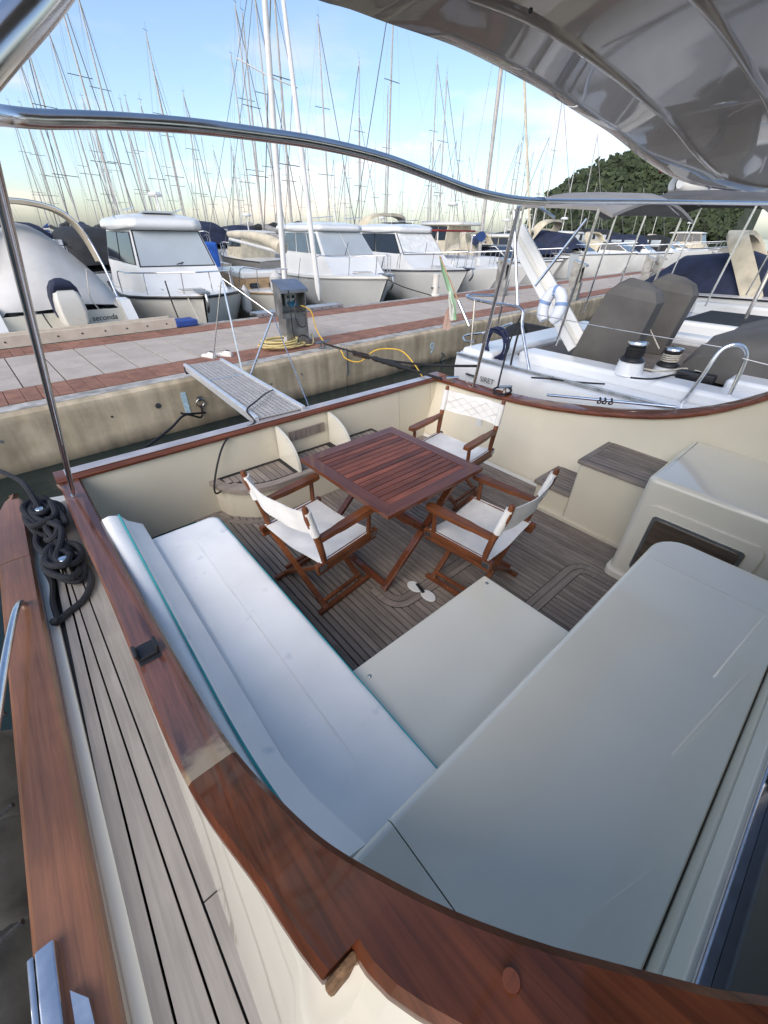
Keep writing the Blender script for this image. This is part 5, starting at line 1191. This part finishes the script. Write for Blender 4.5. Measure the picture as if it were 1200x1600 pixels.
MB().tube([(0, 3.0, 1.2), (0, 3.1, 11)], .08, 8).build('mast', ALU_M, b7, world=False)
MB().tube(cat([(-.1, 2.9, 2.15), (.7, 3.7, 2.1), (1.6, 4.6, 2.0), (2.4, 5.4, 1.95)], 4), .20, 9).build('boom_cover', BLUE_C, b7, world=False)
for s in (-1.2, 1.2): MB().tube([(s, 3.3, 1), (0, 3.1, 11)], .009, 4).build('shroud', WIRE, b7, world=False)
MB().tube([(0, .1, 1.2), (0, 3.1, 10.8)], .05, 5).build('furled_jib', CREAM_C, b7, world=False)
bow_rail(b7, S, .55, .5, 8)

# ================================================================== wooded hill on the right
hill_m = M('hill_earth', (.035, .042, .018), .95, var=.3, vs=.03)
hp = [(40, 230, 215), (0, 330, 330)]
HT_ = [(1.70, -3), (1.78, 3), (1.86, 17), (2.05, 27), (2.31, 37), (2.6, 47), (2.93, 55), (3.6, 78), (4.62, 110), (8, 150)]
def hz(u, n):
    g = min(1, max(0, (n - 55)/95.0)); g = g*g*(3 - 2*g); g2 = 1 - .6*min(1, max(0, (n - 165)/60.0))
    return interp(HT_, u/max(n, 1))*(n/150.0)*g*g2 + 3*noise.noise(V((u*.02, n*.02, 0)))*g - 1.0
vs = []; fs = []; nu, nn2 = 60, 34
for j in range(nn2):
    for i in range(nu):
        n_2 = 50 + 190*j/(nn2-1); u_ = n_2*(1.66 + 4.5*i/(nu-1)); vs.append(Q(u_, n_2, hz(u_, n_2)))
fs = [(j*nu+i, j*nu+i+1, (j+1)*nu+i+1, (j+1)*nu+i) for j in range(nn2-1) for i in range(nu-1)]
tag(MB().add(vs, fs).build('hill', hill_m), kind='structure')
FOL = M('pine_foliage', (.036, .050, .021), .9, var=.5, vs=.12, rnd=.2, det=6)
rnd = random.Random(4); wv = []; wf_ = []
def clump(c, r):
    for k in range(15):
        d = V((rnd.gauss(0, 1), rnd.gauss(0, 1), rnd.gauss(0, .75))); d = d.normalized()*(r*rnd.uniform(.55, 1.05)); p = c + d
        s = r*rnd.uniform(.25, .5); a = V((rnd.gauss(0, 1), rnd.gauss(0, 1), rnd.gauss(0, 1))).normalized(); b = a.orthogonal().normalized(); c2 = a.cross(b)
        o = len(wv); wv.extend([p + a*s, p + b*s, p - a*s*.6 - b*s*.5, p + c2*s*.9]); wf_.extend([(o, o+1, o+2), (o, o+1, o+3), (o+1, o+2, o+3), (o, o+2, o+3)])
for i in range(5200):
    n_2 = rnd.uniform(60, 185); u_ = n_2*rnd.uniform(1.70, 5.0); z = hz(u_, n_2)
    if z < .5: continue
    clump(Q(u_, n_2, z + rnd.uniform(1, 4)), rnd.choice((1.5, 2.2, 2.8, 3.6, 5.0))*rnd.uniform(.8, 1.2)*(.6 + u_/700))
me = bpy.data.meshes.new('hillside_wood'); me.from_pydata(wv, [], wf_); me.materials.append(FOL)
tag(link('hillside_wood', me), 'dense dark green wood covering the hillside beyond the marina', 'wood', kind='stuff')
WN[0] = True
# ================================================================== the sailboat berthed to our port side
nbt = thing('sailing_yacht', (5.95, 1.0, WZ), 'white sailing yacht with twin grey wheel covers and bimini moored to our port side', 'sailboat')
DZ = .70
secs = []
for y, hw, zb in ((3.50, 1.70, .25), (3.42, 1.80, .1), (3.0, 1.86, -.15), (1.5, 1.92, -.3), (-1, 1.95, -.4), (-4, 1.7, -.4), (-7, .8, -.3), (-8.3, .05, .1)):
    c = 5.98
    secs.append([V((c - hw, y, DZ + .02)), V((c - hw - .02, y, DZ - .10)), V((c - hw + .02, y, .2)), V((c - hw + .12, y, zb - .1)), V((c, y, zb - .3)), V((c + hw - .12, y, zb - .1)), V((c + hw, y, .2)), V((c + hw, y, DZ + .02)), V((c + hw - .1, y, DZ + .05)), V((c, y, DZ + .0)), V((c - hw + .10, y, DZ + .05))])
MB().loft(secs, closed=True).build('hull', M('yacht_white', (.70, .72, .74), .3, coat=.4, var=.03, vs=2), nbt, ang=45)
YW = MATS['yacht_white']
MB().box((4.50, -.4, DZ + .02), (4.82, 2.75, DZ + .17), bev=.05).build('cockpit_coaming', YW, nbt)
MB().box((7.15, -.4, DZ + .02), (7.45, 2.75, DZ + .17), bev=.05).build('cockpit_coaming', YW, nbt)
TG = M('neighbour_teak', (.16, .135, .115), .75, var=.1, grain=1, gv=.25, rnd=.12)
MB().box((4.83, .2, DZ + .02), (7.14, 2.95, DZ + .045)).build('cockpit_sole', CAULK, nbt)
for i in range(38): MB().box((4.84 + .0605*i, .21, DZ + .045), (4.895 + .0605*i, 2.94, DZ + .055)).build('teak_strake', TG, nbt)
MB().box((4.83, .0, DZ + .03), (5.35, .75, DZ + .24), bev=.04).build('cockpit_seat', YW, nbt)
MB().box((4.3, 2.98, DZ + .02), (7.5, 3.45, DZ + .12), bev=.05).build('stern_deck', YW, nbt)
MB().box((4.135, -.5, DZ + .05), (4.165, 3.4, DZ + .085), bev=.008).build('toe_rail', ALU, nbt)
link('boat_name', text_mesh('SIRET', .085, M('letter_grey', (.12, .12, .13), .5), 'boat_name'), nbt, MWD[nbt.name].inverted() @ V((4.070, 2.83, .545)), (R(90), 0, R(-90)))
MB().box((4.088, 3.02, .56), (4.094, 3.17, .585)).build('name_stripe', STEELD, nbt)
# canvas wheel covers
def wheel_cover(c, rz, lab):
    t = thing('wheel_cover', c, lab, 'cover', 'canvas wheel covers', rz)
    rows = []
    for z, y0, y1, w, dz in ((0, -.26, .36, .19, 0), (.35, -.31, .27, .20, -.02), (.74, -.36, .15, .20, -.06), (.83, -.30, .06, .15, -.05), (.88, -.16, -.02, .03, -.03)):
        rows.append([V((-w, y0, z + dz)), V((-w*1.02, (y0 + y1)/2, z + dz/2)), V((-w, y1, z)), V((-w*.4, y1 + .03, z)), V((w*.4, y1 + .03, z)), V((w, y1, z)), V((w*1.02, (y0 + y1)/2, z + dz/2)), V((w, y0, z + dz)), V((0, y0 - .03, z + dz))])
    MB().loft(rows, closed=True).build('canvas', GREY_C, t, world=False, ang=22)
    MB().lathe([(0, 0), (.12, 0), (.10, .03), (0, .04)], Matrix.Translation((0, 0, -.02)), 12).build('pedestal_foot', YW, t, world=False)
    return t
wheel_cover(V((5.25, 2.02, DZ + .06)), R(8), 'grey canvas wheel cover nearer our rail')
wheel_cover(V((6.35, 2.02, DZ + .06)), R(8), 'grey canvas wheel cover on the far side of the cockpit')
# winches
def winch(c, lab, s=1.0, rope_m=None):
    t = thing('sheet_winch', c, lab, 'winch', 'sheet winches of the sailing yacht'); t.scale = (s, s, s); MWD[t.name] = Matrix.LocRotScale(V(c), None, V((s, s, s)))
    B = dict(parent=t, world=False)
    MB().lathe([(.14, 0), (.13, .02), (.115, .12), (.12, .125), (0, .125)], None, 20).build('winch_plinth', YW, **B)
    dr = MB().lathe([(.11, .125), (.115, .14), (.10, .16), (.075, .17), (.072, .26), (.085, .275), (.085, .285), (0, .285)], None, 20).build('drum', BLACK, **B)
    MB().lathe([(.088, .286), (.094, .295), (.09, .312), (.06, .32), (0, .32)], None, 20).build('winch_top', STEEL, **B)
    pts = [V((.082*math.cos(i*.7), .082*math.sin(i*.7), .175 + .0022*i)) for i in range(36)]
    MB().tube(pts, .008, 5).build('rope_turns', rope_m or ROPEB, dr, world=False)
winch(V((4.62, 1.52, DZ + .15)), 'black drum winch with chrome top on the coaming nearer our rail', 1.0)
winch(V((5.25, 1.36, DZ + .03)), 'winch wound with pale rope beside the wheel covers', 1.0, ROPEW)
# pushpit, guard wires, poles
pp = thing('pushpit_rail', V((4.35, 2.9, DZ + .04)), 'stainless pushpit rail round the yacht stern beside the flag', 'rail')
c0 = P(828, 583, z=DZ + .04); c1 = P(814, 482, x=4.40)
MB().tube(cat([c0, c0*.3 + c1*.7 + V((0, .02, 0)), c1, P(770, 474, x=4.45), P(735, 466, x=4.6), P(733, 461, x=4.75), P(775, 462, x=5.2)], 5), .017, 9).build('top_rail', STEEL, pp)
MB().tube(cat([P(800, 505, x=4.5), P(760, 519, x=4.5), P(727, 524, x=4.6), P(727, 533, x=4.45), P(742, 533, x=4.4)], 5), .013, 8).build('lower_rail', STEEL, pp)
MB().tube([P(742, 470, x=4.47), P(735, 556, x=4.45)], .015, 8).build('rail_post', STEEL, pp)
for a, b, r, nm in (((803, 330), (809, 478), .018, 'davit_pole'), ((917, 342), (836, 447), .015, 'brace_pole'), ((867, 340), (845, 325), .012, 'brace_pole')):
    MB().tube([P(*a, x=4.75), P(*b, x=4.6)], r, 8).build(nm, STEEL, pp)
gr = thing('gate_rail', P(1062, 634, z=DZ + .04), 'upright stainless U-shaped gate rail on the yacht deck edge', 'rail')
g = [P(1064, 632, x=4.45), P(1096, 590, x=4.47), P(1122, 552, x=4.5), P(1140, 540, x=4.53), P(1157, 540, x=4.58), P(1166, 552, x=4.62), P(1160, 575, x=4.62), P(1134, 630, x=4.58)]
MB().tube(cat(g, 5), .0165, 9).build('gate_tube', STEEL, gr)
gw = thing('guard_wire', P(815, 490, x=4.4), 'thin guard wire strung along the yacht deck edge', 'wire')
MB().tube(cat([P(815, 487, x=4.4), P(960, 514, x=4.45), P(1130, 543, x=4.53)], 5), .004, 5).build('wire', STEELD, gw)
MB().tube(cat([P(1160, 560, x=4.6), P(1200, 570, x=4.65), P(1240, 578, x=4.7)], 4), .004, 5).build('wire', STEELD, gw)
# lifebuoy, plank, rope hank, flag
lb = thing('horseshoe_lifebuoy', P(860, 480, x=4.62), 'white horseshoe lifebuoy in a striped cover hung on the pushpit', 'lifebuoy')
cc = P(861, 480, x=4.62); ring = []
for i in range(13): a = R(-60 + 300*i/12); ring.append(cc + V((-.02 + .03*math.sin(a), -.02 + .10*math.cos(a), .155*math.sin(a))))
MB().tube(ring, [.045] + [.062]*11 + [.045], 10).build('buoy_body', M('buoy_cover', (.66, .69, .74), .6, var=.08), lb)
for i in (3, 6, 9):
    c = ring[i]; d = (ring[i+1] - ring[i-1]).normalized()*.016; MB().tube([c - d, c + d], .065, 10).build('blue_band', M('pale_blue_band', (.20, .30, .52), .6), lb)
bp = thing('stowed_plank', P(905, 545, x=5.1), 'long white boarding plank stowed upright at the yacht stern', 'plank')
pa, pb = P(903, 540, x=5.05), P(806, 362, x=5.25)
d = (pb - pa).normalized(); 
MB().bar(pa, pb, .24, .045, up=(.75, .55, .35), bev=.012).build('plank_board', WHITE, bp)
MB().bar(pa + V((0, 0, .02)), pb, .05, .075, up=(.75, .55, .35), bev=.01).build('plank_rib', WHITE2, bp)
hk = [P(775 + 17*math.cos(i*1.1) + 4*math.sin(i*.37), 538 + 24*math.sin(i*1.1) + 3*math.cos(i*.7), x=4.42 + .05*math.sin(i*.9)) for i in range(46)]
tag(MB().tube(cat(hk, 4), .013, 6).build('rope_hank', M('blue_rope', (.012, .018, .06), .85, var=.4, vs=100)), 'hank of dark blue rope hung on the pushpit', 'rope')
rope('mooring_tail', [P(818, 490, x=4.42), P(810, 520, x=4.35), P(800, 560, x=4.25), P(795, 590, x=4.2)], .012, ROPEB, 'black rope hanging from the pushpit corner to the deck')
rope('mooring_tail', [P(815, 492, x=4.40), P(798, 530, x=4.3), P(785, 575, x=4.0), P(778, 604, x=3.62)], .010, ROPEB, 'thin black rope from the pushpit corner to our port rail')
fl = thing('flagstaff', P(733, 510, x=4.5), 'leaning flagstaff with furled green white and red flag at the yacht stern', 'flag')
sa, sb = P(733, 510, x=4.5), P(716, 470, x=4.5); st_ = P(687, 400, x=4.5)
MB().tube([sa, sb], .022, 10).build('staff_socket', STEEL, fl)
MB().tube([sb, st_], .009, 7).build('staff', WOODC, fl)
def cloth(pts, w, mat, nm):
    secs = []
    for i, p in enumerate(pts):
        secs.append([p + V((0.02*math.sin(k*2.4 + i), w[i]*(k/4 - .5) , .012*math.sin(k*3 + i*.8))) for k in range(5)])
    MB().loft(secs).build(nm, mat, fl, ang=70)
cloth([P(688, 402, x=4.5), P(693, 425, x=4.48), P(701, 450, x=4.47), P(708, 475, x=4.45), P(712, 500, x=4.44)], [.02, .03, .045, .08, .06], M('flag_green', (.20, .33, .20), .8, var=.2), 'green_band')
cloth([P(703, 455, x=4.46), P(706, 475, x=4.44), P(706, 500, x=4.43)], [.04, .08, .05], M('flag_white', (.6, .6, .56), .8), 'white_band')
cloth([P(708, 468, x=4.47), P(701, 490, x=4.45), P(697, 515, x=4.44)], [.03, .09, .10], M('flag_red', (.45, .31, .26), .8), 'red_band')
# sheets, clutches and instrument box round the winches
for i, (px, py) in enumerate(((1075, 588), (1098, 592), (1112, 583))):
    c = P(px, py, z=DZ + .17); MB().box(c + V((-.05, -.10, -.03)), c + V((.05, .10, .05)), bev=.015).build('rope_clutch', BLACK, nbt)
for i, pp_ in enumerate(([(985, 590), (1020, 592), (1060, 585), (1095, 590)], [(1000, 575), (1035, 580), (1075, 576), (1110, 588)], [(945, 600), (900, 597), (860, 592), (830, 590)])):
    tag(MB().tube(cat([P(a_, b_, z=DZ + .19 if i < 2 else DZ + .07) for a_, b_ in pp_], 5), .009, 6).build('sheet_rope', ROPEB if i != 1 else ROPEW), ['black sheet leading forward from the near winch', 'pale sheet leading forward from the far winch', 'dark line lying along the yacht side deck'][i], 'rope')
tag(MB().tube(cat([P(1030, 545, x=5.3), P(1005, 490, x=5.5), P(985, 430, x=5.9)], 4), .007, 5).build('backstay_line', ROPEW), 'pale line rising past the wheel covers', 'rope')
# biminis
def bimini(pts_l, pts_r, lab, mat, under=None):
    t = thing('bimini_top', pts_l[0], lab, 'bimini', 'canvas bimini tops')
    secs = []
    for a, b in zip(pts_l, pts_r):
        row = [a + (b - a)*k/8 + V((0, 0, .16*math.sin(math.pi*k/8))) for k in range(9)]
        secs.append(row + [p - V((0, 0, .03)) for p in reversed(row)])
    MB().loft(secs, closed=True).build('canvas_top', mat, t, ang=60)
    for a, b in ((pts_l[1], pts_r[1]), (pts_l[-2], pts_r[-2])):
        hp_ = [a + V((0, .1, -1.3)), a - V((0, 0, .02))] + [a + (b - a)*k/8 + V((0, 0, .16*math.sin(math.pi*k/8) - .03)) for k in range(1, 8)] + [b - V((0, 0, .02)), b + V((0, .1, -1.3))]
        MB().tube(hp_, .014, 7).build('bimini_hoop', STEEL, t)
    return t
bimini([V((4.75, 3.35, 2.22)), V((4.78, 3.2, 2.28)), V((4.8, 2.8, 2.27)), V((4.8, 2.35, 2.24)), V((4.8, 2.2, 2.18))], [V((7.1, 3.35, 2.22)), V((7.1, 3.2, 2.28)), V((7.1, 2.8, 2.27)), V((7.1, 2.35, 2.24)), V((7.1, 2.2, 2.18))], 'light grey bimini top above the twin wheel covers', LGREY_C)
bimini([V((8.3, 3.6, 2.40)), V((8.4, 3.3, 2.50)), V((8.4, 2.6, 2.48)), V((8.4, 1.9, 2.42)), V((8.4, 1.7, 2.30))], [V((10.8, 3.6, 2.40)), V((10.8, 3.3, 2.50)), V((10.8, 2.6, 2.48)), V((10.8, 1.9, 2.42)), V((10.8, 1.7, 2.30))], 'dark grey bimini top of the next boat along', GREY_C)
# dark sprayhood and dodger forward in the yacht cockpit
sh = thing('spray_hood', V((6.15, .5, DZ + .1)), 'dark grey spray hood folded over the yacht companionway', 'hood')
rows = []
for y, h, w in ((1.22, .10, 1.0), (1.12, .34, 1.02), (.8, .48, 1.05), (.2, .52, 1.05), (-.6, .1, 1.0)):
    rows.append([V((6.15 + w*math.copysign(abs(math.cos(R(a)))**.45, math.cos(R(a))), y + .03*math.sin(a*.2), DZ + .12 + h*max(0, math.sin(R(a)))**.5)) for a in range(0, 181, 15)])
MB().loft(rows).build('hood_canvas', BLACK_C if False else GREY_C, sh, ang=60)
# next hull along and an inflatable on davits
nb2 = thing('motor_cruiser', (10.3, 1, WZ), 'broad white motor cruiser with open aft deck in the berth beyond the sailing yacht', 'motorboat')
secs = []
for y, hw, zb in ((3.2, 1.6, .2), (2.8, 1.75, -.1), (0, 1.85, -.3), (-4, 1.7, -.4), (-8, .05, .1)):
    c = 10.2; secs.append([V((c - hw, y, .62)), V((c - hw, y, .2)), V((c - hw + .2, y, zb - .1)), V((c, y, zb - .3)), V((c + hw - .2, y, zb - .1)), V((c + hw, y, .2)), V((c + hw, y, .62)), V((c, y, .58))])
MB().loft(secs, closed=True).build('hull', WHITE, nb2, ang=45)
for x0 in (8.55, 11.65): MB().box((x0, -2, .60), (x0 + .2, 3.0, .86), bev=.06).build('bulwark', WHITE, nb2)
MB().box((8.9, -2.2, .6), (11.5, -.2, 1.55), bev=.12).build('deckhouse', WHITE, nb2)
MB().box((9.1, -.18, .8), (11.3, -.16, 1.4), bev=.005).build('deckhouse_window', GLASSD, nb2)
MB().box((9.0, 1.0, .59), (11.4, 2.6, .75), bev=.05).build('sun_pad', BLACK_C, nb2)
dg = thing('inflatable_dinghy', P(1075, 290, x=10.5), 'white inflatable dinghy with blue badge slung on davits', 'dinghy')
d0, d1 = P(1064, 284, x=10.3), P(1215, 292, x=12.2)
tb = [d0 + (d1 - d0)*t for t in (0, .06, .15, .4, .8, 1.2)]
MB().tube(tb, [.10, .22, .26, .28, .28, .28], 14).build('tube', WHITE, dg)
MB().tube([p + V((1.0, .5, .05)) for p in tb], [.10, .22, .26, .28, .28, .28], 14).build('tube', WHITE, dg)
MB().box(tb[1] + V((.1, .3, .18)), tb[1] + V((.8, .6, .34)), bev=.03).build('red_seat', M('dark_red', (.2, .03, .03), .6), dg)
bc = d0 + (d1 - d0)*.155
MB().box(bc + V((-.10, -.275, -.10)), bc + V((.10, -.255, .12)), bev=.004).build('blue_badge', M('badge_blue', (.02, .10, .42), .5), dg)
for t_ in (.11, .27):
    c = d0 + (d1 - d0)*t_; MB().tube([c + V((0, .27*math.cos(a), .27*math.sin(a))) for a in [i*math.pi/8 for i in range(16)]], .014, 5, closed=True).build('strap', BLACK, dg)
for t_ in (.2, .9):
    c = d0 + (d1 - d0)*t_; MB().tube(cat([V((c.x, c.y - 1.6, .7)), V((c.x, c.y - 1.5, 2.2)), V((c.x, c.y - .5, c.z + .6)), V((c.x, c.y, c.z + .62)), V((c.x, c.y, c.z + .2))], 5), .035, 8).build('davit', STEEL, dg)
rib = thing('rib_dinghy', (8.45, 3.9, WZ), 'dark tubed rigid dinghy afloat between the sterns', 'dinghy')
def ribt(s): return cat([(8.0 + s*.62, 2.6, .1), (8.0 + s*.66, 3.6, .12), (8.0 + s*.55, 4.4, .2), (8.0 + s*.2, 4.95, .28), (8.0, 5.0, .3)], 5)
for s in (-1, 1): MB().tube(ribt(s), .22, 10).build('tube', BLACK_C, rib)
MB().box((7.5, 2.6, -.1), (8.5, 4.6, .02)).build('floor', WHITE2, rib)
MB().box((7.75, 3.1, .02), (8.25, 3.5, .55), bev=.06).build('helm_seat', WHITE, rib)
for kd, uu, nn_, lab in ((4, 15.2, 4.6, 'white sport cruiser with navy cover berthed beyond the motor cruiser'), (2, 19.5, 4.6, 'sport cruiser with beige arch berthed two places beyond the motor cruiser'), (0, 24.0, 4.4, 'white motorboat with navy canopy berthed on our side of the pier'), (3, 28.5, 4.4, 'white motorboat with black canopy berthed on our side of the pier'), (4, 33.5, 4.2, 'white sport cruiser with navy cover far along our side of the pier'), (1, 39, 4.2, 'wheelhouse boat far along our side of the pier')):
    copy_tree(cp[kd], None, Q(uu, nn_ - 8.2, WZ), TH + R(random.uniform(-3, 3)), (.95,)*3, lab)
# our second awning strut, boathook lashed on the port rail
s0, s1 = P(739, 606, z=.655), P(811, 322, y=2.2)
MB().tube([s0, s0 + (s1 - s0)*.06, s1], [.011, .0165, .0165], 10).build('awning_strut', STEEL, yacht)
bh = thing('boathook', P(880, 625, z=.75), 'steel boathook lashed along our port capping', 'boathook')
h0, h1 = P(855, 617, x=3.56), P(1056, 636, x=3.60)
MB().tube([h0, h1], .0125, 9).build('hook_shaft', STEEL, bh)
for t_ in (.46, .5, .55):
    c = h0 + (h1 - h0)*t_; MB().tube([c + V((.02*math.cos(a), .01*math.sin(a*2), .024*math.sin(a) - .006)) for a in [i*math.pi/6 for i in range(12)]], .006, 5, closed=True).build('lashing', ROPEB, bh)
# deck hardware on the port quarter
for px, py, z in ((788, 612, .67), (706, 597, .66)):
    c = P(px, py, z=z); MB().tube([c + V((-.06, .04, .05)), c + V((.06, -.04, .05))], .014, 8).tube([c, c + V((0, 0, .05))], .016, 8).build('cleat', STEEL, yacht)
pts = [P(785 + 14*math.cos(i*.9), 610 + 6*math.sin(i*.9), z=.69 + .003*(i % 5)) for i in range(22)]
tag(MB().tube(cat(pts, 4), .010, 6).build('rope_turns', ROPEB), 'black rope turned round the cleat on our port quarter', 'rope')

# ================================================================== rope heap on the starboard bollards, fenders outside
rnd = random.Random(3)
def heap(c, rad, n, z0, seed, yl=1.6):
    r = random.Random(seed); pts = []
    for i in range(n):
        a = i*1.35 + r.uniform(-.25, .25); k = rad*(.65 + .35*math.sin(i*.83 + seed))
        pts.append(V((c[0] + k*math.cos(a), c[1] + yl*k*math.sin(a), z0 + .016 + .07*abs(math.sin(i*.61 + seed)) + .0012*i)))
    return pts
pts = heap((-.275, 2.84), .10, 34, .50, 1, 2.2) + heap((-.265, 2.55), .085, 12, .52, 2, 2.8) + heap((-.245, 2.28), .085, 26, .50, 4, 2.3) + [V((-.20, 2.3, .53)), V((-.17, 2.12, .52)), V((-.22, 1.98, .515)), V((-.30, 1.92, .515)), V((-.345, 1.88, .52)), V((-.352, 1.87, .545))]
tag(MB().tube(cat(pts, 6), .0165, 8).build('mooring_rope', ROPE), 'heap of thick navy mooring rope wound on the stern bollards', 'rope')
pts = [V((-.33, 2.50, .52)), V((-.345, 2.35, .52)), V((-.33, 2.2, .515)), V((-.345, 2.05, .515)), V((-.34, 1.9, .52))]
tag(MB().tube(cat(pts, 6), .013, 7).build('fender_lanyard', ROPEB), 'black fender lanyard lying along the waterway', 'rope')
for i, y in enumerate((.45, .78, 1.12, 1.5)):
    fd = thing('hull_fender', (-.68, y, .12), 'grey padded fender hanging outside the starboard toe rail', 'fender', 'fenders along the starboard side')
    MB().lathe([(0, -.32), (.08, -.30), (.125, -.2), (.13, 0), (.125, .2), (.07, .29), (.02, .32), (0, .33)], None, 14).build('fender_body', M('fender_grey', (.055, .053, .05), .85, var=.25, vs=9, bump=.4, bs=25), fd, world=False, ang=60)
    MB().tube([(0, 0, .32), (.06, 0, .38), (.13, 0, .40)], .008, 6).build('lanyard', ROPEB, fd, world=False)
